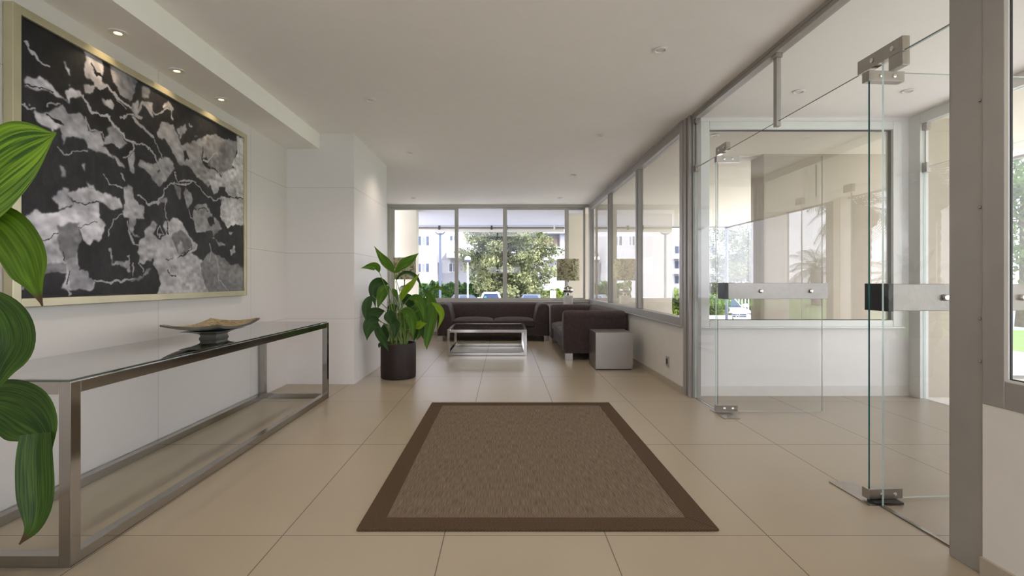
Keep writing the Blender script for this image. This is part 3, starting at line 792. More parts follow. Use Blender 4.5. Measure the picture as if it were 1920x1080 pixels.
STROKES = [
 (ZA, .6, 9, [(45,235),(90,300),(230,405)]), (ZA, .55, 8, [(45,685),(130,720)]), (ZA, .5, 10, [(220,670),(310,675)]),
 (ZA, .58, 11, [(470,600),(540,720),(650,735),(700,830),(800,920),(849,945)]), (ZA, .55, 16, [(560,530),(650,530),(700,580),(720,620),(820,690)]),
 (ZA, .5, 7, [(720,640),(800,725)]), (ZA, .5, 7, [(750,780),(849,760)]), (ZA, .5, 6, [(490,760),(500,870)]), (ZA, .5, 8, [(300,980),(350,1020),(500,1020)]),
 (ZA, .5, 8, [(840,950),(840,1010),(770,1060)]), (ZA, .5, 9, [(490,780),(520,850),(610,860),(640,940)]), (ZA, .04, 7, [(210,740),(290,800),(340,845)]),
 (ZA, .05, 6, [(530,380),(560,440),(640,490)]), (ZA, .05, 8, [(45,560),(160,555),(250,580)]), (ZA, .06, 9, [(620,970),(690,980),(740,1000)]),
 (ZB, .55, 7, [(620,150),(660,230),(760,260)]), (ZB, .5, 6, [(750,140),(790,200)]), (ZB, .5, 7, [(660,590),(700,490),(760,440)]), (ZB, .5, 7, [(810,480),(820,560),(849,640)]),
 (ZB, .55, 9, [(560,915),(650,920),(770,890),(849,888)]), (ZB, .5, 6, [(665,680),(690,760)]), (ZB, .5, 14, [(35,965),(100,930)]), (ZB, .55, 7, [(370,960),(395,1030)]),
 (ZB, .12, 6, [(150,610),(210,605),(300,570)]), (ZB, .1, 5, [(390,350),(470,352),(600,350)]), (ZB, .15, 5, [(330,700),(350,780)]), (ZB, .15, 6, [(375,850),(360,940)]), (ZB, .3, 5, [(450,515),(590,480)]),
 (ZC, .5, 7, [(0,665),(180,750),(210,780),(330,1020)]), (ZC, .5, 22, [(60,500),(130,560),(210,640)]), (ZC, .5, 7, [(210,410),(250,435),(340,400)]), (ZC, .45, 6, [(220,670),(290,810)]),
 (ZC, .5, 9, [(400,970),(420,1040),(520,1030),(600,1040)]), (ZC, .5, 15, [(540,540),(560,565)]), (ZC, .55, 8, [(660,840),(700,845),(790,785)]), (ZC, .08, 6, [(730,920),(820,990)]),
 (ZC, .3, 6, [(590,655),(610,650)]), (ZC, .05, 8, [(655,740),(650,840)]), (ZC, .5, 8, [(0,460),(60,470),(120,465)]),
 (ZD, .52, 10, [(90,130),(130,130),(165,195),(260,195),(310,130),(310,80),(400,20),(480,40),(580,0)]), (ZD, .5, 9, [(325,180),(320,260),(345,340)]), (ZD, .05, 5, [(340,350),(350,480)]),
 (ZD, .5, 9, [(580,10),(690,130),(760,160),(830,155)]), (ZD, .45, 8, [(530,230),(540,300),(600,350)]), (ZD, .5, 7, [(90,690),(130,790)]), (ZD, .5, 7, [(0,650),(20,640),(20,760),(0,780)]),
 (ZD, .5, 7, [(50,700),(40,810)]), (ZD, .5, 7, [(710,560),(720,620),(700,720)]), (ZD, .5, 7, [(760,650),(800,860),(875,970)]), (ZD, .08, 6, [(840,130),(920,145),(1040,135)]),
 (ZD, .5, 6, [(250,480),(270,410),(310,480),(260,490)]), (ZD, .1, 5, [(320,700),(345,720),(390,690)]), (ZD, .1, 6, [(345,800),(370,835),(410,850)]), (ZD, .1, 5, [(430,680),(550,620),(555,570)]),
 (ZD, .12, 5, [(620,270),(660,250),(700,260)]), (ZD, .12, 6, [(560,190),(600,250),(580,240)]), (ZD, .5, 7, [(0,440),(40,560),(110,580)]), (ZD, .05, 10, [(210,740),(240,800),(250,860)]),
]
def inside(xs, ys, poly):
    r = np.zeros(xs.shape, bool)
    n = len(poly)
    for i in range(n):
        x1, y1 = poly[i]; x2, y2 = poly[(i + 1) % n]
        if y1 == y2: continue
        c = ((y1 > ys) != (y2 > ys)) & (xs < (x2 - x1) * (ys - y1) / (y2 - y1) + x1)
        r ^= c
    return r
def vnoise(x, y, f, seed):
    r = np.random.default_rng(seed); g = r.random((64, 64))
    x = x * f; y = y * f
    xi = np.floor(x).astype(int); yi = np.floor(y).astype(int)
    fx = x - xi; fy = y - yi
    fx = fx * fx * (3 - 2 * fx); fy = fy * fy * (3 - 2 * fy)
    a = g[xi % 64, yi % 64]; b = g[(xi + 1) % 64, yi % 64]; c = g[xi % 64, (yi + 1) % 64]; d = g[(xi + 1) % 64, (yi + 1) % 64]
    return (a * (1 - fx) + b * fx) * (1 - fy) + (c * (1 - fx) + d * fx) * fy - 0.5
pt = empty('painting', (XL, 3.3, 0.98), 0, 'large black, white and grey abstract painting in a pale gold frame', 'painting')
og = (XL, 3.3, 0.98)
PY0, PY1, PZ0, PZ1 = 2.31, 4.30, 1.02, 2.355
t = MB(); frame_rect(t, 'y', 2.268, 4.34, 0.978, 2.398, XL + 0.002, PX, 0.042)
t.build('frame', M['frame_gold'], pt, og, bevel=0.003, seg=2)
NU, NV = 520, 350
uu, vv = np.meshgrid(np.linspace(PY0, PY1, NU), np.linspace(PZ0, PZ1, NV))
wu = uu + 0.030 * vnoise(uu, vv, 9, 1) + 0.014 * vnoise(uu, vv, 28, 2) + 0.010 * vnoise(uu, vv, 80, 11)
wv = vv + 0.034 * vnoise(uu, vv, 9, 3) + 0.020 * vnoise(uu, vv, 28, 4) + 0.010 * vnoise(uu, vv, 80, 12)
val = 0.085 + 0.07 * vnoise(uu, vv, 6, 5) + 0.05 * vnoise(uu * 1.6, vv, 22, 6)
for z, g, poly in PAINT:
    P = [to_uv(z[0] + a / z[2], z[1] + b / z[2]) for a, b in poly]
    msk = inside(wu, wv, P)
    tex = g * (1 + 0.34 * vnoise(uu, vv, 7, 7) + 0.34 * vnoise(uu, vv * 1.7, 24, 8) + 0.16 * vnoise(uu + vv * 0.4, vv, 46, 13))
    k = msk.astype(float)
    for _ in range(2):
        k = (k + np.roll(k, 1, 0) + np.roll(k, -1, 0) + np.roll(k, 1, 1) + np.roll(k, -1, 1)) / 5
    k = np.clip(k * (1 + 0.5 * vnoise(uu, vv, 30, 14)) * 1.1, 0, 1)
    val = val * (1 - k) + tex * k
for z, g, wd, pts in STROKES:
    P = [to_uv(z[0] + a / z[2], z[1] + b / z[2]) for a, b in pts]
    Ym = np.mean([p[0] for p in P]); r0 = 0.62 * wd / z[2] * Ym / F * 0.9 + 0.0012
    dm = np.full(uu.shape, 9.0)
    for (a1, b1), (a2, b2) in zip(P[:-1], P[1:]):
        dx, dy = a2 - a1, b2 - b1
        tt = np.clip(((wu - a1) * dx + (wv - b1) * dy) / (dx * dx + dy * dy + 1e-9), 0, 1)
        dm = np.minimum(dm, np.hypot(wu - a1 - tt * dx, wv - b1 - tt * dy))
    r = r0 * (0.75 + 1.1 * (vnoise(uu, vv, 14, 9) + 0.3))
    k = np.clip((r * 1.25 - dm) / (r * 0.5), 0, 1)
    val = val * (1 - k) + g * k
val = np.clip(val + 0.03 * vnoise(uu, vv, 120, 10), 0.02, 0.8)
lin = (val ** 2.0) * 1.3 + 0.006
me = bpy.data.meshes.new('canvas')
co = np.empty((NU * NV, 3), np.float32)
co[:, 0] = PX - 0.014 - XL
co[:, 1] = uu.ravel() - og[1]; co[:, 2] = vv.ravel() - og[2]
idx = np.arange(NU * NV).reshape(NV, NU)
fc = np.stack([idx[:-1, :-1], idx[:-1, 1:], idx[1:, 1:], idx[1:, :-1]], -1).reshape(-1, 4)
me.from_pydata([], [], [])
me.vertices.add(NU * NV); me.vertices.foreach_set('co', co.ravel())
me.loops.add(fc.size); me.loops.foreach_set('vertex_index', fc.ravel().astype(np.int32))
me.polygons.add(len(fc)); me.polygons.foreach_set('loop_start', np.arange(0, fc.size, 4, dtype=np.int32)); me.polygons.foreach_set('loop_total', np.full(len(fc), 4, np.int32))
me.update(); me.validate()
ca = me.color_attributes.new('pigment', 'FLOAT_COLOR', 'POINT')
cc = np.ones((NU * NV, 4), np.float32)
lv = lin.ravel()
bl = np.clip((uu.ravel() - PY0) / 2.0, 0, 1)
cc[:, 0] = lv * (0.99 + 0.02 * bl); cc[:, 1] = lv * (0.965 + 0.02 * bl); cc[:, 2] = lv * (1.09 - 0.10 * bl)
ca.data.foreach_set('color', cc.ravel())
m, n, l, b, o_ = new_mat('oil_paint')
at = n.new('ShaderNodeAttribute'); at.attribute_name = 'pigment'
l.new(at.outputs['Color'], b.inputs['Base Color'])
b.inputs['Roughness'].default_value = 0.5; b.inputs['Specular IOR Level'].default_value = 0.3
g_ = n.new('ShaderNodeTexCoord'); ns = n.new('ShaderNodeTexNoise'); ns.inputs['Scale'].default_value = 70
l.new(g_.outputs['Object'], ns.inputs['Vector'])
bp = n.new('ShaderNodeBump'); bp.inputs['Strength'].default_value = 0.15; bp.inputs['Distance'].default_value = 0.002
l.new(ns.outputs['Fac'], bp.inputs['Height']); l.new(bp.outputs[0], b.inputs['Normal'])
me.materials.append(m)
cv = bpy.data.objects.new('canvas', me); COL.objects.link(cv); cv.parent = pt
MB().box(XL + 0.003, PX - 0.02, PY0 - 0.005, PY1 + 0.005, PZ0 - 0.005, PZ1 + 0.005).build('backing_board', M['dark'], pt, og)

# ---- console table
cx0, cx1, cy0, cy1, ch, cw = -2.30, -1.665, 1.885, 4.665, 0.712, 0.046
og = (-1.98, 3.28, 0)
con = empty('console_table', og, 0, 'long low brushed steel console table with glass top under the painting', 'console table')
for x in (cx0, cx1 - cw):
    for y in (cy0, cy1 - cw):
        MB().box(x, x + cw, y, y + cw, 0, ch).build('leg', M['steel_dark'], con, og, bevel=0.0015, seg=2)
def rails(z0, z1, nm):
    t = MB()
    t.box(cx0 + cw, cx1 - cw, cy0, cy0 + cw, z0, z1); t.box(cx0 + cw, cx1 - cw, cy1 - cw, cy1, z0, z1)
    t.box(cx0, cx0 + cw, cy0 + cw, cy1 - cw, z0, z1); t.box(cx1 - cw, cx1, cy0 + cw, cy1 - cw, z0, z1)
    t.build(nm, M['steel_dark'], con, og, bevel=0.0015, seg=2)
rails(ch - cw, ch, 'top_frame'); rails(0, cw, 'base_frame')
MB().box(cx0 + 0.012, cx1 - 0.012, cy0 + 0.012, cy1 - 0.012, ch, ch + 0.010).build('glass_top', M['glass_top'], con, og)

# ---- bowl on the console
bw = empty('decorative_bowl', (-1.955, 3.31, ch + 0.0105), 0.06, 'shallow rectangular grey bowl with gold mosaic inside on the console table', 'bowl')
def bowl_surface(a, off, n=16, mw=1.0):
    rows = []
    for i in range(n + 1):
        v = -1 + 2 * i / n
        y = v * 0.29 * mw
        rows.append([(u * 0.175 * mw, y, 0.052 + off + 0.030 * v * v * abs(v) ** 0.3 + 0.018 * (u * u)) for u in (-1, -0.6, -0.2, 0.2, 0.6, 1)])
    return rows
t = MB()
top = bowl_surface(0, 0.012); bot = bowl_surface(0, 0.0)
t.ringed([tp + list(reversed(bt)) for tp, bt in zip(top, bot)], True, True)
t.build('dish', M['dish'], bw, smooth=True)
t = MB(); rows = bowl_surface(0, 0.0135, mw=0.95)
rows2 = bowl_surface(0, 0.0115, mw=0.95)
t.ringed([tp + list(reversed(bt)) for tp, bt in zip(rows, rows2)], True, True)
t.build('mosaic_inlay', M['mosaic'], bw, smooth=True)
def rr(hx, hy, z): return [(sx * hx, sy * hy, z) for sx, sy in ((-1, -1), (1, -1), (1, 1), (-1, 1))]
MB().ringed([rr(0.062, 0.085, 0), rr(0.057, 0.080, 0.008), rr(0.052, 0.075, 0.018), rr(0.056, 0.080, 0.030), rr(0.078, 0.115, 0.042), rr(0.13, 0.19, 0.056)]).build('foot', M['dish'], bw, bevel=0.006, seg=2)

# ---- rug
rg = empty('rug', (0.147, 3.29, 0), 0, 'brown woven rug with a darker brown border on the tiles', 'rug')
rx0, rx1, ry0, ry1 = -0.797, 0.80, -1.132, 1.135
B = 0.108
MB().box(rx0 + B, rx1 - B, ry0 + B, ry1 - B, 0.001, 0.010).build('woven_field', M['rug'], rg)
t = MB()
for q in ([(rx0, ry0), (rx1, ry0), (rx1 - B, ry0 + B), (rx0 + B, ry0 + B)], [(rx1, ry0), (rx1, ry1), (rx1 - B, ry1 - B), (rx1 - B, ry0 + B)],
          [(rx1, ry1), (rx0, ry1), (rx0 + B, ry1 - B), (rx1 - B, ry1 - B)], [(rx0, ry1), (rx0, ry0), (rx0 + B, ry0 + B), (rx0 + B, ry1 - B)]):
    t.add([(a, b, 0.001) for a, b in q] + [(a, b, 0.012) for a, b in q], [(3, 2, 1, 0), (4, 5, 6, 7), (0, 1, 5, 4), (1, 2, 6, 5), (2, 3, 7, 6), (3, 0, 4, 7)])
t.build('border', M['rug_border'], rg, bevel=0.003, seg=2)

# ---- sofas
def make_sofa(loc, rz, label):
    so = empty('sofa', loc, rz, label, 'sofa', 'brown two-seat sofas of the lounge')
    W, D2_, H = 1.04, 0.45, 0.69
    prof = [(0.0, 0.10), (0.0, 0.60), (0.012, 0.645), (0.045, 0.678), (0.09, 0.69), (0.15, 0.688), (0.195, 0.668), (0.222, 0.63), (0.245, 0.55), (0.268, 0.45), (0.285, 0.30), (0.285, 0.10)]
    def sec(kind, q):
        out = []
        for a, z in prof:
            if kind == 'L': out.append((-W + a, q, z))
            elif kind == 'R': out.append((W - a, q, z))
        return out
    rings = []
    # front of the left arm, slightly rounded
    for y, sh in ((-D2_, 0.03), (-D2_ + 0.012, 0.012), (-D2_ + 0.04, 0.0)):
        rings.append([(-W + min(max(a, sh), 0.285 - sh), y, max(0.10, z - sh * (z > 0.5))) for a, z in prof])
    rings.append(sec('L', D2_ - 0.32))
    R = 0.06
    def corner(sx, order):
        ks = (0, 0.25, 0.5, 0.75, 1) if order > 0 else (1, 0.75, 0.5, 0.25, 0)
        for k in ks:
            th = k * PI / 2
            ring = []
            for a, z in prof:
                r = max(R - a, 0.0)
                cxx = W - max(R, a); cyy = D2_ - max(R, a)
                ring.append((sx * (cxx + r * math.cos(th)), cyy + r * math.sin(th), z))
            rings.append(ring)
    corner(-1, 1)
    corner(1, -1)
    rings.append(sec('R', D2_ - 0.32))
    for y, sh in ((-D2_ + 0.04, 0.0), (-D2_ + 0.012, 0.012), (-D2_, 0.03)):
        rings.append([(W - min(max(a, sh), 0.285 - sh), y, max(0.10, z - sh * (z > 0.5))) for a, z in prof])
    MB().ringed(rings, True, True).build('frame', M['sofa'], so, smooth=True, angle=50)
    MB().box(-0.77, 0.77, -D2_ + 0.03, 0.20, 0.10, 0.27).build('seat_base', M['sofa'], so, bevel=0.02)
    for s_ in (-1, 1):
        x0, x1 = (0.004, 0.765) if s_ > 0 else (-0.765, -0.004)
        n = 8; rings = []
        t = MB()
        def pill(i, j):
            u = i / n; v = j / n
            ed = (math.sin(PI * u) ** 0.35) * (math.sin(PI * v) ** 0.35)
            return (x0 + (x1 - x0) * u, -D2_ + 0.005 + 0.70 * v, 0.375 + 0.05 * ed)
        top = [[pill(i, j) for i in range(n + 1)] for j in range(n + 1)]
        vs = [p for r in top for p in r] + [(p[0], p[1], 0.272) for r in top for p in r]
        N = (n + 1) ** 2; fs = []
        for j in range(n):
            for i in range(n):
                a = j * (n + 1) + i
                fs.append((a, a + 1, a + n + 2, a + n + 1)); fs.append((N + a + n + 1, N + a + n + 2, N + a + 1, N + a))
        per = [i for i in range(n + 1)] + [j * (n + 1) + n for j in range(1, n + 1)] + [n * (n + 1) + i for i in range(n - 1, -1, -1)] + [j * (n + 1) for j in range(n - 1, 0, -1)]
        for k in range(len(per)):
            a, b_ = per[k], per[(k + 1) % len(per)]
            fs.append((a, N + a, N + b_, b_))
        t.add(vs, fs).build('seat_cushion', M['sofa'], so, bevel=0.018, seg=3)
    for x in (-0.985, 0.985):
        for y in (-D2_ + 0.075, D2_ - 0.075):
            MB().box(x - 0.05, x + 0.05, y - 0.05, y + 0.05, 0, 0.10).build('leg', M['steel_mirror'], so, bevel=0.003, seg=2)
    return so
sofa1 = make_sofa((-0.197, 9.49, 0), 0, 'dark brown sofa with its back to the back window, facing the coffee table')
copy_tree(sofa1, (1.287, 7.885, 0), -PI / 2, 'dark brown sofa along the right wall, seen from its arm')

# ---- coffee table
og = (-0.2535, 7.84, 0)
ct = empty('coffee_table', og, 0, 'low square-tube chrome coffee table with glass top in front of the sofas', 'coffee table')
hx, hy, hh, tw = 0.5935, 0.56, 0.385, 0.042
for sx in (-1, 1):
    for sy in (-1, 1):
        MB().box(sx * hx - (tw if sx > 0 else 0), sx * hx + (tw if sx < 0 else 0), sy * hy - (tw if sy > 0 else 0), sy * hy + (tw if sy < 0 else 0), 0, hh).build('leg', M['steel_mirror'], ct, bevel=0.0015, seg=2)
for nm, z0 in (('top_frame', hh - tw), ('base_frame', 0.004)):
    t = MB(); t.box(-hx + tw, hx - tw, -hy, -hy + tw, z0, z0 + tw); t.box(-hx + tw, hx - tw, hy - tw, hy, z0, z0 + tw)
    t.box(-hx, -hx + tw, -hy + tw, hy - tw, z0, z0 + tw); t.box(hx - tw, hx, -hy + tw, hy - tw, z0, z0 + tw)
    t.build(nm, M['steel_mirror'], ct, bevel=0.0015, seg=2)
MB().box(-hx + tw + 0.001, hx - tw - 0.001, -hy + tw + 0.001, hy - tw - 0.001, hh - 0.012, hh - 0.002).build('glass_top', M['glass_top'], ct)

# ---- steel cube
og = (1.372, 6.335, 0)
cb = empty('cube_table', og, 0, 'brushed stainless steel cube side table beside the right sofa arm', 'side table')
MB().box(-0.232, 0.232, -0.232, 0.232, 0.012, 0.466).build('cube_shell', M['steel'], cb, bevel=0.003, seg=2)
MB().box(-0.215, 0.215, -0.215, 0.215, 0, 0.012).build('plinth', M['dark'], cb)

# ---- table lamps on corner tables
def make_lamp(loc, label):
    la = empty('table_lamp', loc, 0, label, 'lamp', 'floral table lamps in the window corners')
    MB().box(-0.085, 0.085, -0.085, 0.085, 0, 0.345).build('marble_base', M['marble'], la, bevel=0.006, seg=2)
    MB().lathe([(0.055, 0.345), (0.05, 0.352), (0.03, 0.37), (0.018, 0.395)], n=24).build('collar', M['chrome'], la, smooth=True)
    MB().lathe([(0.001, 0.385)] + [(0.105 * math.sin(a), 0.452 - 0.072 * math.cos(a)) for a in np.linspace(0.15, PI - 0.1, 16)] + [(0.001, 0.525)], n=32).build('globe', M['chrome'], la, smooth=True)
    MB().lathe([(0.018, 0.52), (0.012, 0.54), (0.010, 0.70)], n=16).build('neck', M['steel_dark'], la, smooth=True)
    t = MB(); t.lathe([(0.217, 0.635), (0.217, 1.048), (0.213, 1.048), (0.213, 0.635), (0.217, 0.635)], n=48, cap0=False, cap1=False)
    sh = t.build('lamp_shade', M['shade'], la, smooth=True)
    t = MB()
    for k in range(3):
        a = k * 2 * PI / 3; t.tube([(0, 0, 0.70), (0.213 * math.cos(a), 0.213 * math.sin(a), 0.70)], 0.003, 6)
    t.build('shade_spider', M['steel_dark'], sh)
    MB().lathe([(0.012, 0.70), (0.03, 0.75), (0.03, 0.79), (0.01, 0.82)], n=16).build('bulb', M['opal'], la, smooth=True)
    return la
def corner_table(x, y, label):
    t_ = empty('corner_table', (x, y, 0), 0, label, 'side table', 'corner tables under the lamps')
    MB().box(-0.21, 0.21, -0.21, 0.21, 0.44, 0.485).build('table_top', M['steel'], t_, bevel=0.003, seg=2)
    for sx in (-1, 1):
        for sy in (-1, 1):
            MB().box(sx * 0.19 - 0.018, sx * 0.19 + 0.018, sy * 0.19 - 0.018, sy * 0.19 + 0.018, 0, 0.44).build('leg', M['steel'], t_)
    return t_
corner_table(1.24, 9.50, 'steel corner table hidden behind the right sofa, carrying the lamp')
lamp1 = make_lamp((1.24, 9.50, 0.4855), 'floral shaded table lamp with chrome globe, in the right corner between the sofas')
corner_table(-1.93, 9.50, 'steel corner table behind the potted plant, carrying the other lamp')
copy_tree(lamp1, (-1.925, 9.50, 0.497 + 0.012), 0.8, 'floral shaded table lamp behind the potted plant leaves at the left')
bpy.data.objects['corner_table.001'].scale = (1, 1, 0.509 / 0.4855 * 0.9995)

# ---- downlights
FILL_ENERGY = 21.0
def make_downlight(loc, label, lit=False, group='recessed ceiling downlights'):
    q = 0.6 if lit else 1.0
    d = empty('downlight', loc, 0, label, 'ceiling light', group)
    MB().lathe([(0.045, -0.001), (0.048, -0.008), (0.036 * q, -0.010), (0.030 * q, -0.004), (0.030 * q, -0.0005), (0.045, -0.0005)], n=28, cap0=False, cap1=False).build('trim_ring', M['ring'], d, smooth=True)
    MB().lathe([(0.0295 * q, -0.0005), (0.0290 * q, -0.003), (0.015 * q, -0.005)], n=24).build('lens', M['lens_on'] if lit else M['lens'], d, smooth=True)
    return d
dl = None
spots = [((1.064, 3.34), 'recessed downlight nearest the head rail at the top right'), ((-1.157, 4.26), 'recessed downlight left of centre, nearest the dropped beam'),
         ((1.035, 5.29), 'second recessed downlight from the front on the right half of the ceiling'), ((-1.155, 6.0), 'recessed downlight above the potted plant and pier'),
         ((1.035, 7.27), 'recessed downlight above the right sofa'), ((-1.71, 9.26), 'recessed downlight by the left end of the back window'), ((1.057, 9.26), 'recessed downlight in front of the back window, at the right'),
         ((2.446, 4.07), 'left downlight in the vestibule ceiling, behind glass'), ((3.34, 4.06), 'right downlight in the vestibule ceiling, behind glass'), ((2.27, 5.29), 'downlight in the terrace soffit seen through the vestibule window')]
for (x, y), lab in spots:
    if dl is None: dl = make_downlight((x, y, CEIL), lab)
    else: copy_tree(dl, (x, y, CEIL), None, lab)
for x, y in [q[0] for q in spots[:7]] + [(1.064, 1.4), (-1.157, 2.5), (-1.157, 0.8), (1.064, -0.5), (-1.157, -0.9)]:  # added warm fill spots, at unlit downlights and at unseen points without fixtures
    ld = bpy.data.lights.new('bulb_or_fill_spot', 'SPOT'); ld.energy = FILL_ENERGY; ld.color = (1.0, 0.85, 0.71); ld.spot_size = 2.25; ld.spot_blend = 1.0; ld.shadow_soft_size = 0.05
    lo = bpy.data.objects.new('bulb_or_fill_spot', ld); COL.objects.link(lo); lo.location = (x, y, CEIL - 0.03)
dlb = None
for y, lab in ((2.78, 'lit warm downlight in the beam, nearest the camera'), (3.28, 'lit warm downlight in the beam, middle of three'), (3.795, 'lit warm downlight in the beam, farthest of three')):
    if dlb is None:
        dlb = make_downlight((-2.187, y, 2.515), lab, True, 'lit downlights in the beam'); q = dlb
    else: q = copy_tree(dlb, (-2.187, y, 2.515), None, lab)
    ld = bpy.data.lights.new('bulb_or_fill_spot', 'SPOT'); ld.energy = 3.5; ld.color = (1.0, 0.74, 0.45); ld.spot_size = 1.9; ld.spot_blend = 0.8; ld.shadow_soft_size = 0.012
    lo = bpy.data.objects.new('bulb_or_fill_spot', ld); COL.objects.link(lo); lo.location = (-2.187, y, 2.50)

# ================================================================== PLANTS
def catmull(P, n):
    P = [np.array(p, float) for p in P]
    P = [2 * P[0] - P[1]] + P + [2 * P[-1] - P[-2]]
    out = []
    segs = len(P) - 3
    for k in range(n + 1):
        tt = k / n * segs
        i = min(int(tt), segs - 1); u = tt - i
        a, b_, c, d = P[i:i + 4]
        out.append(0.5 * ((2 * b_) + (-a + c) * u + (2 * a - 5 * b_ + 4 * c - d) * u * u + (-a + 3 * b_ - 3 * c + d) * u ** 3))
    return out
class Leaves:
    def __init__(s): s.mb = MB(); s.mb.uv = []
    def leaf(s, pts, hw, mi, fold=0.25, tilt=0.3, peak=0.45, n=18, wave=0.0, q0=0.0):
        """pts world points base->tip; hw half width in metres; blade made as a folded strip"""
        C = [Vector(p) for p in catmull(pts, n)]
        nc = 6
        b = len(s.mb.v)
        for i, p in enumerate(C):
            v = i / n
            tg = (C[min(i + 1, n)] - C[max(i - 1, 0)]).normalized()
            side = Vector((-tg.z, 0, tg.x))
            if side.length < 0.15: side = Vector((1, 0, 0.2))
            side = (side.normalized() + Vector((0, tilt, 0))).normalized()
            side = (side - tg * side.dot(tg)).normalized()
            nr = tg.cross(side)
            if nr.y > 0: nr = -nr
            q = v / peak * 0.5 if v < peak else 0.5 + (v - peak) / (1 - peak) * 0.5
            if v < peak: q = q0 + q * (0.5 - q0) / 0.5
            wd = hw * (math.sin(PI * min(max(q, 0.012), 0.992)) ** (0.85 if v < peak else 1.25)) + 0.0015
            for j in range(nc + 1):
                u = -1 + 2 * j / nc
                off = -fold * wd * (abs(u) ** 1.3) + wave * wd * math.sin(v * 17 + u * 2) * abs(u)
                s.mb.v.append(tuple(p + side * (u * wd) - nr * off))
                s.mb.uv.append((u * 0.5 + 0.5 + 3.1 * mi, v))
        for i in range(n):
            for j in range(nc):
                a = b + i * (nc + 1) + j
                s.mb.f.append((a, a + 1, a + nc + 2, a + nc + 1)); s.mb.mi.append(mi)
    def build(s, name, mats, parent, og):
        return s.mb.build(name, mats, parent, og, smooth=True, angle=180)
def z1(zx, zy): return (660 + zx / 5.683, 450 + zy / 5.683)
def z2(zx, zy): return (660 + zx / 7.717, 580 + zy / 7.717)
PYc = 5.65
og = (-1.216, PYc, 0)
pp = empty('potted_plant', og, 0, 'leafy green plant in a dark brown cylindrical pot beside the wall pier', 'potted plant')
MB().lathe([(0.185, 0), (0.197, 0.008), (0.200, 0.05), (0.200, 0.392), (0.196, 0.40), (0.186, 0.40), (0.182, 0.39), (0.182, 0.33)], n=56, cap1=True).build('pot', M['pot'], pp, smooth=True)
MB().lathe([(0.181, 0.335), (0.15, 0.35), (0.08, 0.358), (0.01, 0.36)], n=30).build('soil', M['soil'], pp, smooth=True)
LV = Leaves()
K = PYc / F
G, Dk, Br = 0, 1, 2
# (screen path base->tip, half width px, material, depth offset base, depth offset tip, tilt, fold)
pl = [
 (z1, [(450,350),(400,270),(320,180),(237,66)], 52, G, 0, -.05, .3, .3), (z1, [(452,352),(540,260),(630,200),(710,140)], 50, G, 0, -.08, -.3, .3),
 (z1, [(292,345),(265,285),(190,280),(95,300)], 42, G, -.15, -.26, .3, .3), (z1, [(385,470),(290,450),(225,540),(250,720)], 62, Dk, -.05, -.12, .4, .25),
 (z1, [(395,495),(350,530),(310,620),(272,735)], 62, G, -.08, -.14, -.2, .3), (z1, [(215,590),(170,660),(145,760),(150,870)], 46, Dk, -.14, -.22, .3, .25),
 (z1, [(345,755),(250,780),(180,830),(140,860)], 70, Dk, -.06, -.22, .3, .2), (z1, [(290,850),(220,870),(175,950),(158,1070)], 72, Dk, -.12, -.26, .3, .2),
 (z1, [(402,745),(405,800),(415,860),(416,918)], 62, Dk, -.12, -.18, .1, .3), (z1, [(520,655),(560,560),(640,470),(724,352)], 42, Br, -.10, -.2, .4, .3),
 (z1, [(465,440),(520,370),(590,352),(670,385),(715,450),(738,540)], 26, Dk, .06, .0, .8, .3), (z1, [(815,560),(870,520),(950,520),(1060,600)], 24, G, .05, -.05, .7, .3),
 (z1, [(600,625),(690,625),(750,720),(768,868)], 48, G, -.14, -.22, .3, .3), (z1, [(780,560),(830,620),(850,800),(800,1060),(797,1170)], 62, G, .06, .0, .2, .25),
 (z1, [(850,665),(920,720),(955,810),(912,955)], 34, Br, -.05, -.1, .3, .3), (z1, [(520,755),(600,770),(640,880),(655,1080)], 58, G, -.16, -.22, .2, .3),
 (z1, [(662,935),(700,915),(750,900),(796,888)], 40, Br, -.14, -.2, .2, .3), (z2, [(590,100),(620,200),(625,310),(605,430)], 60, Dk, -.14, -.2, .1, .3),
 (z2, [(350,150),(380,320),(470,480),(530,612)], 58, Dk, -.12, -.2, .4, .3), (z1, [(540,590),(580,620),(620,680),(630,790)], 60, Dk, .08, .06, .2, .2),
 (z2, [(1020,230),(1030,300),(1035,380),(1050,450)], 38, Dk, .05, .02, .2, .2), (z2, [(950,200),(960,300),(955,380),(935,445)], 50, G, .12, .12, .2, .2),
 (z2, [(470,200),(470,300),(490,400),(510,470)], 60, Dk, .10, .08, .2, .2), (z2, [(760,180),(770,280),(760,380),(750,470)], 60, Dk, .12, .10, .1, .2), (z2, [(860,150),(900,260),(900,380),(890,470)], 55, Dk, .10, .1, .1, .2),
 (z1, [(690,640),(680,720),(690,830),(700,930)], 62, G, .10, .08, .2, .2), (z1, [(480,700),(440,720),(410,760),(400,830)], 50, Dk, .08, .06, .2, .2), (z1, [(430,520),(450,545),(470,590),(485,660)], 26, G, .02, .0, .2, .2),
 (z1, [(770,600),(760,700),(770,820),(760,960)], 60, G, .02, .05, .2, .2), (z1, [(640,700),(600,660),(560,660),(520,690)], 40, Dk, .05, .0, .2, .2), (z2, [(420,480),(405,500),(395,530),(388,560)], 20, Dk, -.1, -.14, .2, .2),
 (z1, [(500,760),(540,850),(560,960),(560,1060)], 56, G, .02, .0, .2, .2),
]
ST = MB()
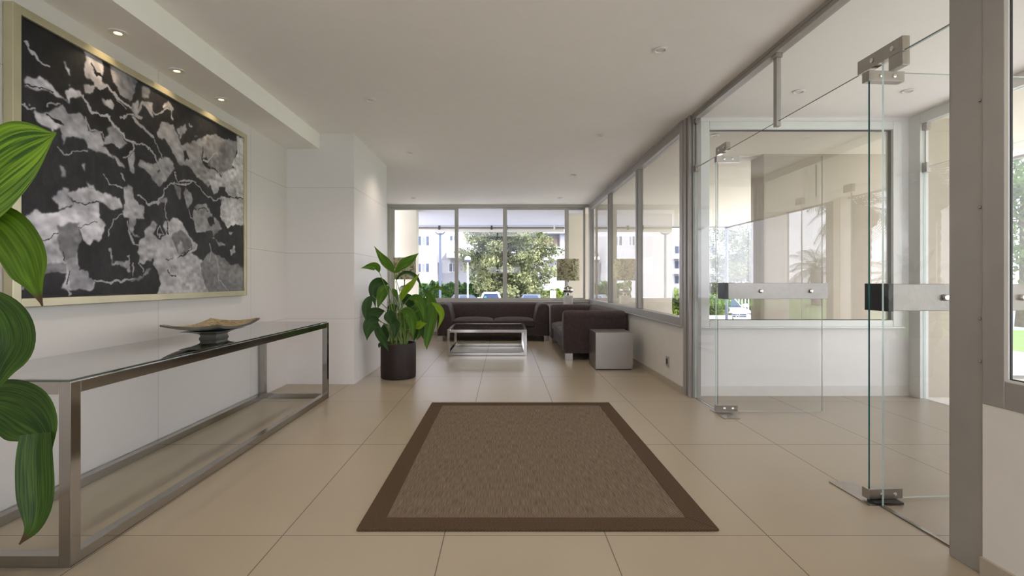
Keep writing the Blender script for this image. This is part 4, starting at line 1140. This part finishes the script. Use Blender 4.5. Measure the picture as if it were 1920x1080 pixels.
for k, (zf, pth, hwz, mi, y0, y1, tl, fo) in enumerate(pl):
    sc = 5.683 if zf is z1 else 7.717
    n_ = len(pth); w3 = []
    for i, (a, b_) in enumerate(pth):
        X, Yp = zf(a, b_)
        dy = y0 + (y1 - y0) * i / (n_ - 1)
        w3.append(px(X, Yp, PYc + dy))
    LV.leaf(w3, hwz / sc * K, mi, fo, tl, wave=0.04)
    p0 = Vector(w3[0]); a = k * 2.4
    base = Vector((og[0] + 0.09 * math.cos(a), PYc + 0.09 * math.sin(a), 0.345))
    mid = base.lerp(p0, 0.55) + Vector((0.0, 0, 0.04))
    mid.x = base.x + (p0.x - base.x) * 0.35
    cv_ = catmull([base, mid, p0], 8)
    ST.tube([tuple(c) for c in cv_], [0.008 - 0.0045 * i / 8 for i in range(9)], 7)
LV.build('foliage', [M['leaf'], M['leaf_dark'], M['leaf_bright']], pp, og)
ST.build('stems', M['stem'], pp, og, smooth=True)

# ---- plant at the left edge, close to the camera
NYc = 1.30
og = (-1.72, 1.28, 0)
np_ = empty('potted_plant', og, 0, 'close large-leaved plant cut by the left edge of the photo', 'potted plant')
MB().lathe([(0.185, 0), (0.197, 0.008), (0.200, 0.05), (0.200, 0.392), (0.196, 0.40), (0.186, 0.40), (0.182, 0.39), (0.182, 0.33)], n=56).build('pot', M['pot'], np_, smooth=True)
MB().lathe([(0.181, 0.335), (0.15, 0.35), (0.08, 0.358), (0.01, 0.36)], n=30).build('soil', M['soil'], np_, smooth=True)
LV = Leaves(); ST = MB(); K = NYc / F
near = [
 ([(-190,470),(-80,400),(10,330),(70,285),(106,249)], 92, 0, .10, -.05, .25, .18, .50), ([(-60,390),(5,418),(45,465),(62,510),(68,535),(80,574)], 39, 1, .02, -.03, .2, .30, .34),
 ([(-40,540),(8,590),(22,640),(0,690),(-30,760)], 44, 3, -.03, -.06, .2, .25, .45), ([(-90,760),(-10,752),(42,768),(78,800),(97,850)], 52, 3, .05, -.01, .2, .2, .55),
 ([(72,812),(71,860),(73,915),(72,955),(62,990),(36,1021)], 30, 2, -.01, -.05, .2, .3, .36), ([(-160,640),(-110,560),(-60,470),(-30,380)], 60, 1, .05, .1, .2, .25, .45), ([(-200,800),(-170,720),(-120,650),(-60,640)], 60, 3, .1, .1, .2, .25, .45),
]
for k, (pth, hwz, mi, y0, y1, tl, fo, pk) in enumerate(near):
    n_ = len(pth)
    w3 = [px(a, b_, NYc + y0 + (y1 - y0) * i / (n_ - 1)) for i, (a, b_) in enumerate(pth)]
    LV.leaf(w3, hwz * K, mi, fo, tl, peak=pk, n=26, q0=(0.28 if k == 4 else 0.0))
    if k == 4: continue
    p0 = Vector(w3[0]); a = k * 2.1
    base = Vector((og[0] + 0.08 * math.cos(a), og[1] + 0.08 * math.sin(a), 0.345))
    mid = Vector((base.x * 0.6 + p0.x * 0.4, base.y * 0.5 + p0.y * 0.5, base.z + (p0.z - base.z) * 0.7))
    ST.tube([tuple(c) for c in catmull([base, mid, p0], 10)], [0.009 - 0.004 * i / 10 for i in range(11)], 8)
LV.build('foliage', [M['leaf_striped'], M['leaf_mid'], M['leaf_shade'], M['leaf_sombre2']], np_, og)
ST.build('stems', M['stem'], np_, og, smooth=True)

# ================================================================== OUTDOORS
def quads(centres, size, jitter=0.5, flat=0.0):
    """numpy leaf cards: centres (N,3) -> verts, faces"""
    N = len(centres)
    a = rng.normal(size=(N, 3)); a[:, 2] *= (1 - flat); a /= np.linalg.norm(a, axis=1)[:, None]
    h = rng.normal(size=(N, 3)); b = np.cross(a, h); b /= np.linalg.norm(b, axis=1)[:, None]
    s = size * (1 + jitter * (rng.random(N) - 0.5) * 2)
    a *= s[:, None]; b *= s[:, None] * 0.55
    v = np.stack([centres - a, centres - b, centres + a, centres + b], 1).reshape(-1, 3)
    f = np.arange(4 * N).reshape(-1, 4)
    return v, f
def np_mesh(name, v, f, material, parent=None):
    me = bpy.data.meshes.new(name)
    me.vertices.add(len(v)); me.vertices.foreach_set('co', np.ascontiguousarray(v, np.float32).ravel())
    me.loops.add(f.size); me.loops.foreach_set('vertex_index', np.ascontiguousarray(f, np.int32).ravel())
    me.polygons.add(len(f)); me.polygons.foreach_set('loop_start', np.arange(0, f.size, 4, dtype=np.int32)); me.polygons.foreach_set('loop_total', np.full(len(f), 4, np.int32))
    me.update(); me.validate()
    me.materials.append(material)
    o = bpy.data.objects.new(name, me); COL.objects.link(o)
    if parent: o.parent = parent
    return o
def blob_points(clumps, per):
    out = []
    for (x, y, z, r, fl) in clumps:
        k = max(8, int(per * r * r))
        d = rng.normal(size=(k, 3)); d /= np.linalg.norm(d, axis=1)[:, None]
        d *= (r * (0.55 + 0.5 * rng.random(k)))[:, None]; d[:, 2] *= fl
        out.append(d + np.array([x, y, z]))
    return np.concatenate(out)

# ---- big conifer beyond the car park
GZ = -1.25
tr = empty('conifer_tree', (0.42, 43, GZ), 0, 'big spreading conifer in front of the white apartment block', 'tree')
MB().tube([(0, 0, 0), (0.1, 0, 2), (0, 0.1, 5), (0, 0, 9)], [0.35, 0.28, 0.22, 0.08], 12).build('trunk', M['bark'], tr, smooth=True)
cl = []; br = MB()
for k in range(76):
    h = 0.9 + 10.0 * (k / 75) ** 0.95
    L = (4.4 if h < 7 else 4.4 - (h - 7) * 0.9) * random.uniform(0.65, 1.08)
    if h < 2.2: L *= 0.85
    a = k * 2.399 + random.uniform(-.3, .3)
    if math.cos(a) > 0.3: L *= 0.90
    for q in np.linspace(0.22, 1, 6):
        cl.append((L * q * math.cos(a) + random.uniform(-.35, .35), L * q * math.sin(a) * 0.8, h + 0.28 * q * L * 0.35 + random.uniform(-.12, .12), (0.42 + 0.46 * q) * random.uniform(0.75, 1.2), 0.62))
    br.tube([(0, 0, h - 0.3), (L * .5 * math.cos(a), L * .4 * math.sin(a), h), (L * .95 * math.cos(a), L * .76 * math.sin(a), h + 0.35)], [0.07, 0.045, 0.015], 6)
br.build('branches', M['bark'], tr)
P_ = blob_points(cl, 210)
np_mesh('foliage', *quads(P_, 0.11, 0.6), M['pine'], tr)

# ---- other trees and hedges
def hedge(name, x0, x1, y0, y1, z1_, material, label, cat='hedge', n=9000, size=0.10, group=None):
    o = empty(name, ((x0 + x1) / 2, (y0 + y1) / 2, GZ), 0, label, cat, group)
    L = x1 - x0; D = y1 - y0; H = z1_ - GZ
    x = rng.uniform(-L / 2, L / 2, n); y = rng.uniform(-D / 2, D / 2, n)
    top = H * (0.90 + 0.10 * np.sin(x * 2.1 + 1) * np.cos(x * 5.3) + 0.05 * np.sin(x * 9.7))
    z = top * rng.random(n) ** 0.7
    front = rng.random(n) < 0.6
    y[front] = -D / 2 + 0.25 * rng.random(front.sum()) + 0.12 * np.sin(x[front] * 4 + z[front] * 5)
    np_mesh('foliage', *quads(np.stack([x, y, z], 1), size, 0.6), material, o)
    MB().box(-L / 2 + 0.15, L / 2 - 0.15, -D / 2 + 0.35, D / 2 - 0.1, 0.0, H * 0.72).build('twigs', M['hedge'], o)
    return o
hedge('hedge', -9.2, -0.4, 49.2, 51, 1.15, M['hedge'], 'dark green hedge at the foot of the apartment block, left', n=16000, size=0.13)
hedge('hedge', 3.3, 7.4, 49.2, 50.6, 0.35, M['hedge_lime'], 'lime green bush behind the grey car and the white sign', n=8000, size=0.13)
hedge('hedge', 4.2, 7.25, 15.6, 16.8, 0.86, M['hedge_lime'], 'bright green hedge at the terrace corner, left of the parked white sedan', n=12000, size=0.065)
tr = empty('broadleaf_tree', (18.6, 37, GZ), 0, 'pale leafy tree behind the parked white sedan', 'tree')
MB().tube([(0, 0, 0), (0.1, 0, 2), (-0.1, 0, 5)], [0.2, 0.16, 0.06], 10).build('trunk', M['bark'], tr, smooth=True)
cl = [(random.gauss(0, 1.35), random.gauss(0, 1.0), random.uniform(3.0, 6.4), random.uniform(.5, .95), 0.85) for _ in range(44)] + [(random.uniform(-3.8, 3.5), random.gauss(0, .8), random.uniform(0.6, 2.9), random.uniform(.5, .9), 0.85) for _ in range(44)]
np_mesh('foliage', *quads(blob_points(cl, 520), 0.085, 0.6), M['tree_pale'], tr)
tr = empty('broadleaf_tree', (16.5, 15.6, -0.35), 0, 'green tree by the lawn, seen at the right edge of the photo', 'tree')
MB().tube([(0, 0, 0), (0.1, 0, 1.6), (0, 0, 4)], [0.2, 0.16, 0.07], 10).build('trunk', M['bark'], tr, smooth=True)
cl = [(random.gauss(0, 1.1), random.gauss(0, 1.1), random.uniform(1.9, 5.4), random.uniform(.5, .9), 0.85) for _ in range(60)]
np_mesh('foliage', *quads(blob_points(cl, 420), 0.07, 0.6), M['hedge'], tr)

# ---- palms in front of the building (seen mirrored in the vestibule window)
def palm(loc, h, r0, r1, nf, L, label, skirt=False, group='palms on the front lawn'):
    p = empty('palm_tree', loc, 0, label, 'palm tree', group)
    pr = []
    nn = 26
    for i in range(nn + 1):
        z = h * i / nn
        pr.append(((r0 + (r1 - r0) * i / nn) * (1.0 + 0.07 * (i % 2)), z))
    if skirt: pr += [(r1 * 1.5, h + 0.1), (r1 * 1.7, h + 0.35), (r1 * 0.9, h + 0.6)]
    MB().lathe(pr, n=16).build('trunk', M['bark'], p)
    V, Fs = [], []
    zt = h + (0.5 if skirt else 0.1)
    for k in range(nf):
        a = k * 2.399; el = math.radians(78 - 85 * (k / nf)); ll = L * random.uniform(0.85, 1.1)
        pos = Vector((0, 0, zt)); d = Vector((math.cos(a) * math.cos(el), math.sin(a) * math.cos(el), math.sin(el)))
        side = Vector((-math.sin(a), math.cos(a), 0))
        ns_ = 26
        for i in range(ns_):
            v = i / ns_
            d = (d + Vector((0, 0, -0.075))).normalized()
            npos = pos + d * (ll / ns_)
            lw = ll * 0.30 * math.sin(PI * (0.12 + 0.86 * v)) ** 0.7
            for s_ in (-1, 1):
                tipd = (side * s_ + d * 0.7 + Vector((0, 0, -0.35))).normalized() * lw
                b0 = len(V)
                wv_ = d * (ll / ns_ * 0.42)
                V += [pos - wv_ * 0.5, pos + wv_ * 0.5, pos + tipd + wv_ * 0.2, pos + tipd - wv_ * 0.2]
                Fs.append((b0, b0 + 1, b0 + 2, b0 + 3))
            b0 = len(V); u = side * 0.02
            V += [pos - u, pos + u, npos + u, npos - u]; Fs.append((b0, b0 + 1, b0 + 2, b0 + 3))
            pos = npos
    np_mesh('fronds', np.array([tuple(v) for v in V]), np.array(Fs), M['palm'], p)
    return p
def mir(x, Yv): return ((x - CX) * Yv / F, 2 * (VY + 0.04) - Yv, -0.35)
palm(mir(1531, 30), 2.0, 0.30, 0.34, 26, 2.3, 'short palm with arching fronds mirrored left in the vestibule window')
palm(mir(1559, 19), 4.35, 0.17, 0.19, 16, 1.0, 'slim palm trunk mirrored in the vestibule window, beside the short palm', True)
palm(mir(1612, 14), 2.95, 0.24, 0.26, 26, 1.7, 'thick palm trunk with dense crown mirrored right of centre in the vestibule window', True)
palm(mir(1690, 22), 1.35, 0.30, 0.32, 24, 2.2, 'low palm mirrored at the right side of the vestibule window')

# ---- apartment block
YA = 54.0
bd = empty('apartment_block', (-2, YA, GZ), 0, 'white apartment block behind the conifer, with balconies and windows', 'building')
og = (-2, YA, GZ)
def ax(x, Y=YA): return (x - CX) * Y / F
def az(y, Y=YA): return CH - (y - CY) * Y / F
MB().box(-22, ax(814), YA, YA + 12, GZ, 14).build('left_wing', M['bldg'], bd, og)
MB().box(ax(814), 3.6, YA + 4, YA + 13, GZ, 14).build('middle_wing', M['bldg'], bd, og)
t = MB(); t.box(3.6, 14, YA + 2.2, YA + 12, GZ, 14); t.box(3.6, 14, YA + 0.2, YA + 2.2, GZ, az(515)); t.box(3.6, 14, YA + 0.2, YA + 2.2, az(437), az(431)); t.box(3.6, 14, YA + .2, YA + 2.2, 10, 10.4)
t.box(ax(1052), 14, YA + 0.8, YA + 2.2, az(515), az(437))
t.build('right_wing', M['bldg'], bd, og)
MB().box(4.0, ax(1050), YA + 2.1, YA + 2.25, az(462), az(444)).build('recess', M['bldg_warm'], bd, og)
for y0, y1, x0, x1 in ((466, 488, 3.6, 14), (462, 482, ax(834, YA), -2.0)):
    MB().box(x0, x1, YA - 0.3 if x0 > 0 else YA + 1.6, YA + 0.2 if x0 > 0 else YA + 4, az(y1), az(y0)).build('balcony', M['bldg'], bd, og)
MB().tube([(3.6, YA - 0.25, az(464.3)), (9, YA - 0.25, az(464.3))], 0.05, 8).build('balcony_rail', M['pole_white'], bd, og)
def fwin(x0, x1, y0, y1, n, Y=YA):
    X0, X1, Z0, Z1 = ax(x0, Y), ax(x1, Y), az(y1, Y), az(y0, Y)
    t = MB(); t.box(X0, X1, Y - 0.02, Y + 0.02, Z0, Z1)
    f = t.build('window', M['plate'], bd, og)
    wdt = (X1 - X0) / n
    for k in range(n):
        MB().box(X0 + wdt * k + 0.06, X0 + wdt * (k + 1) - 0.06, Y - 0.035, Y - 0.02, Z0 + 0.06, Z1 - 0.06).build('pane', M['curtain'] if k == 1 else M['win_far'], f, og)
fwin(783.5, 805.5, 442, 461, 3); fwin(782.5, 805.5, 493, 511, 3)
fwin(760, 772, 442, 461, 2); fwin(760, 772, 493, 511, 2)
fwin(843, 856, 441, 452, 2, YA + 4); fwin(841, 856, 493, 510, 2, YA + 4); fwin(1040, 1047, 492, 512, 2, YA + 2.2)

# ---- far white flats on the right
YD = 95.0
fb = empty('apartment_block', (36, YD, GZ), 0, 'distant white flats with stacked balconies, right of the terrace corner post', 'building')
og = (36, YD, GZ)
MB().box(29, ax(1345, YD), YD, YD + 12, GZ, az(449, YD)).build('wall', M['bldg'], fb, og)
for r_ in range(3):
    yb = 476 + 28 * r_
    MB().box(31.5, ax(1342, YD), YD - 1.4, YD, az(yb + 10, YD), az(yb, YD)).build('balcony', M['bldg'], fb, og)
    for x0 in (1266, 1318, 1332):
        X0 = ax(x0, YD); MB().box(X0, X0 + 0.9, YD - 0.05, YD + 0.02, az(yb - 1, YD), az(yb - 14, YD)).build('window', M['win_far'], fb, og)
fb2 = empty('apartment_block', (48, YD + 5, GZ), 0, 'low white house behind the pale leafy tree', 'building'); og = (48, YD + 5, GZ)
MB().box(47, 60, YD + 5, YD + 14, GZ, az(476, YD + 5)).build('wall', M['bldg'], fb2, og)
MB().box(46.6, 60.4, YD + 4.6, YD + 14, az(476, YD + 5), az(474, YD + 5)).build('roof', M['kerb'], fb2, og)

# ---- street lamps
def street_lamp(loc, h, r, label, pole, clear):
    s = empty('street_lamp', loc, 0, label, 'street lamp')
    MB().lathe([(0.075, 0), (0.06, 0.4), (0.042, 0.5), (0.042, h - r * 0.9), (0.06, h - r * 0.9), (0.06, h - r * 0.78)], n=14).build('pole', pole, s, smooth=True)
    MB().lathe([(0.001, h - r)] + [(r * math.sin(a), h - r * math.cos(a)) for a in np.linspace(0.1, PI - 0.1, 18)] + [(0.001, h + r)], n=28).build('globe', M['glass_mirror'] if clear else M['opal'], s, smooth=True)
    t = MB(); t.tube([(r * 1.01 * math.sin(a), 0, h - r * 1.01 * math.cos(a)) for a in np.linspace(-PI / 2, PI / 2, 24)], 0.022, 6)
    t.build('globe_rim', M['pole_blue'], s)
    if not clear:
        MB().lathe([(r * 1.03 * math.sin(a), h - r * 1.03 * math.cos(a)) for a in np.linspace(0.25, 1.4, 10)], n=28, cap0=False, cap1=False).build('lower_cap', M['pole_blue'], s, smooth=True)  # dark cap over the lower part of the white globe
    return s
street_lamp((ax(825.3, 18), 18, GZ), CH + (CY - 429) * 18 / F - GZ, 0.205, 'tall globe street lamp with blue grey pole, left of the conifer', M['pole_blue'], True)
street_lamp((ax(877, 31), 31, GZ), CH + (CY - 486) * 31 / F - GZ, 0.20, 'white globe street lamp in front of the conifer', M['pole_white'], False)

# ---- sign on a post
sg = empty('sign_post', (ax(1037, 30), 30, GZ), 0, 'blank white square sign on a post before the lime bush', 'sign')
MB().lathe([(0.03, 0), (0.03, 1.4)], n=10).build('post', M['pole_white'], sg)
MB().box(-0.18, 0.18, -0.04, -0.02, 1.35, 1.80).build('sign_board', M['plate'], sg)

# ---- awning at the back soffit edge
aw = empty('awning', (0, 14.0, 2.62), 0, 'rolled awning tube with pale valance along the back terrace edge', 'awning')
MB().tube([(-2.5, -0.12, -0.005), (1.75, -0.12, -0.005)], 0.032, 12).build('roller_tube', M['awning_bar'], aw, smooth=True)
MB().box(-2.45, 1.7, -0.10, -0.09, -0.115, -0.01).build('valance', M['awning'], aw)
for x in (-1.83, -0.35, 0.07, 1.42): MB().box(x - 0.025, x + 0.025, -0.16, -0.06, -0.05, 0.06).build('bracket', M['dark'] if x < 1 else M['pole_white'], aw)

# ---- cars
def make_car(loc, rz, paint, label, suv=False, detail='front'):
    c = empty('car', loc, rz, label, 'car')
    L, W = 4.35, 0.90
    H = 1.58 if suv else 1.45
    belt = 0.98 if suv else 0.92
    def ring(y, hw, zb, zt, r=0.12):
        pts = []
        for sx, sz, a0 in ((1, 1, 0), (-1, 1, PI / 2), (-1, -1, PI), (1, -1, 3 * PI / 2)):
            for k in range(4):
                a = a0 + k / 3 * PI / 2
                pts.append((sx * (hw - r) + r * math.cos(a), y, (zt - r if sz > 0 else zb + r) + r * math.sin(a)))
        return pts
    st = [(-L / 2, 0.62, 0.34, 0.66), (-L / 2 + 0.10, 0.78, 0.24, 0.76), (-L / 2 + 0.45, 0.88, 0.22, belt - 0.10), (-L / 2 + 1.1, 0.90, 0.22, belt - 0.01), (-0.2, 0.905, 0.22, belt + 0.01), (1.2, 0.90, 0.22, belt + 0.03), (L / 2 - 0.25, 0.87, 0.24, belt + 0.04), (L / 2 - 0.05, 0.80, 0.30, belt - 0.02), (L / 2, 0.72, 0.36, belt - 0.08)]
    MB().ringed([ring(*s_) for s_ in st]).build('body', paint, c, smooth=True, angle=35)
    yb = L / 2 - (0.10 if suv else 0.35)
    yr = L / 2 - (0.55 if suv else 1.25)
    A = [(-0.80, -1.05, belt - 0.03), (0.80, -1.05, belt - 0.03), (0.80, yb, belt), (-0.80, yb, belt)]
    T = [(-0.60, -0.25, H), (0.60, -0.25, H), (0.58, yr, H - 0.03), (-0.58, yr, H - 0.03)]
    MB().ringed([A, T]).build('cabin', paint, c, bevel=0.06, seg=4)
    def pane(nm, q0, q1, q2, q3, ins, out, m_):
        P = [Vector(p) for p in (q0, q1, q2, q3)]
        cen = sum(P, Vector()) / 4
        nr = (P[1] - P[0]).cross(P[3] - P[0]).normalized()
        if nr.dot(cen - Vector((0, 0.3, 0.8))) < 0: nr = -nr
        Q = [cen + (p - cen) * ins + nr * out for p in P]
        Q2 = [q - nr * 0.02 for q in Q]
        return MB().add([tuple(q) for q in Q + Q2], [(0, 1, 2, 3), (7, 6, 5, 4), (0, 4, 5, 1), (1, 5, 6, 2), (2, 6, 7, 3), (3, 7, 4, 0)]).build(nm, m_, c)
    ws = pane('windscreen', A[0], A[1], T[1], T[0], 0.88, 0.012, M['car_glass'])
    rw = pane('rear_window', A[2], A[3], T[3], T[2], 0.80, 0.012, M['car_glass'])
    pane('side_window', A[1], A[2], T[2], T[1], 0.84, 0.012, M['car_glass']); pane('side_window', A[3], A[0], T[0], T[3], 0.84, 0.012, M['car_glass'])
    for sx in (-1, 1):
        for y in (-1.35, 1.32):
            wl = MB().lathe([(0.19, -0.11), (0.31, -0.11), (0.335, -0.07), (0.335, 0.07), (0.31, 0.11), (0.19, 0.11)], n=24).build('wheel', M['tyre'], c, smooth=True)
            wl.location = (sx * 0.80, y, 0.335); wl.rotation_euler = (0, PI / 2, 0)
            MB().lathe([(0.19, -0.115), (0.19, 0.115)], n=18).build('hub', M['steel'], wl)
        MB().ringed([ring(-0.86, 0.10, belt, belt + 0.15, 0.04), ring(-0.74, 0.11, belt - 0.01, belt + 0.16, 0.04)]).build('side_mirror', paint, c).location = (sx * 0.98, 0, 0.02)
        yh = -L / 2
        MB().box(sx * 0.47, sx * 0.81, yh + 0.01, yh + 0.30, 0.595, 0.735).build('headlight', M['head'], c, bevel=0.035, seg=2)
        MB().box(sx * 0.42, sx * 0.80, L / 2 - 0.16, L / 2 + 0.005, belt - 0.20 + 0.28 * suv, belt - 0.06 + 0.27 * suv).build('tail_light', M['tail'], c, bevel=0.02, seg=2)
    gr = MB().box(-0.44, 0.44, -L / 2 - 0.012, -L / 2 + 0.05, 0.50, 0.68).build('grille', M['win_far'], c, bevel=0.03, seg=2)
    if detail == 'front':
        t = MB(); t.tube([(0.095 * math.cos(a), 0, 0.095 * math.sin(a)) for a in np.linspace(0, 2 * PI, 25)], 0.014, 6)
        for k in range(3):
            a = PI / 2 + k * 2 * PI / 3; t.tube([(0, 0, 0), (0.09 * math.cos(a), 0, 0.09 * math.sin(a))], [0.02, 0.008], 6)
        e_ = t.build('emblem', M['chrome'], gr); e_.location = (0, -L / 2 - 0.025, 0.59)
        MB().box(-0.5, 0.5, -L / 2 - 0.02, -L / 2 - 0.005, 0.585, 0.60).build('grille_bar', M['chrome'], gr)
        MB().box(-0.26, 0.26, -L / 2 - 0.02, -L / 2 + 0.02, 0.37, 0.47).build('number_plate', M['plate'], c)
        for sx in (-1, 1): MB().box(sx * 0.48, sx * 0.72, -L / 2 + 0.03, -L / 2 + 0.1, 0.40, 0.52).build('air_intake', M['win_far'], c, bevel=0.02, seg=2)
    else:
        MB().box(-0.26, 0.26, L / 2 - 0.03, L / 2 + 0.012, 0.60, 0.71).build('number_plate', M['plate'], c)
        MB().lathe([(0.05, 0), (0.05, 0.02)], n=16).build('emblem', M['steel_dark'], c).location = (0, L / 2 - 0.04, belt - 0.12)
        c.children[-1].rotation_euler = (-PI / 2, 0, 0)
    if suv:
        for sx in (-1, 1): MB().tube([(sx * 0.55, -0.1, H + 0.035), (sx * 0.54, yr - 0.05, H + 0.01)], 0.018, 6).build('roof_rail', M['black'], c)
        cen = (Vector(A[2]) + Vector(A[3]) + Vector(T[2]) + Vector(T[3])) / 4
        MB().box(0.32, 0.46, cen.y + 0.045, cen.y + 0.055, cen.z - 0.10, cen.z + 0.03).build('sticker', M['sticker'], rw)
    return c
make_car((ax(920, 34.5), 34.5 + 2.2, GZ), PI, M['car_white'], 'white car seen from behind with red tail lamps, parked by the conifer', True, 'rear')
make_car((ax(862, 32), 32 + 2.2, GZ), PI + 0.35, M['car_grey'], 'dark grey car beside the white globe street lamp', False, 'rear')
make_car((ax(1000, 33), 33 + 2.2, GZ), PI - 0.1, M['car_silver'], 'silver grey car right of the white one, in front of the conifer', False, 'rear')
make_car((ax(775, 26), 26 + 2.2, GZ), PI + 0.3, M['car_white'], 'white car half hidden by plant leaves at the left of the back window', False, 'rear')
make_car((ax(1388, 24), 24 + 2.2, -1.15), -0.06, M['car_white'], 'white sedan facing the vestibule window, with round emblem on its grille', False, 'front')

# ---- white railing behind the sedan
rl = empty('railing', (14.2, 30.5, GZ), 0, 'white metal railing behind the parked white sedan', 'railing')
MB().tube([(-3, 0, 1.42), (3, 0, 1.42)], 0.035, 8).build('top_rail', M['pole_white'], rl)
MB().tube([(-3, 0, 0.2), (3, 0, 0.2)], 0.03, 8).build('bottom_rail', M['pole_white'], rl)
t = MB()
for k in range(31): t.box(-3 + 0.2 * k - 0.02, -3 + 0.2 * k + 0.02, -0.02, 0.02, 0.2, 1.42)
t.build('balusters', M['pole_white'], rl)
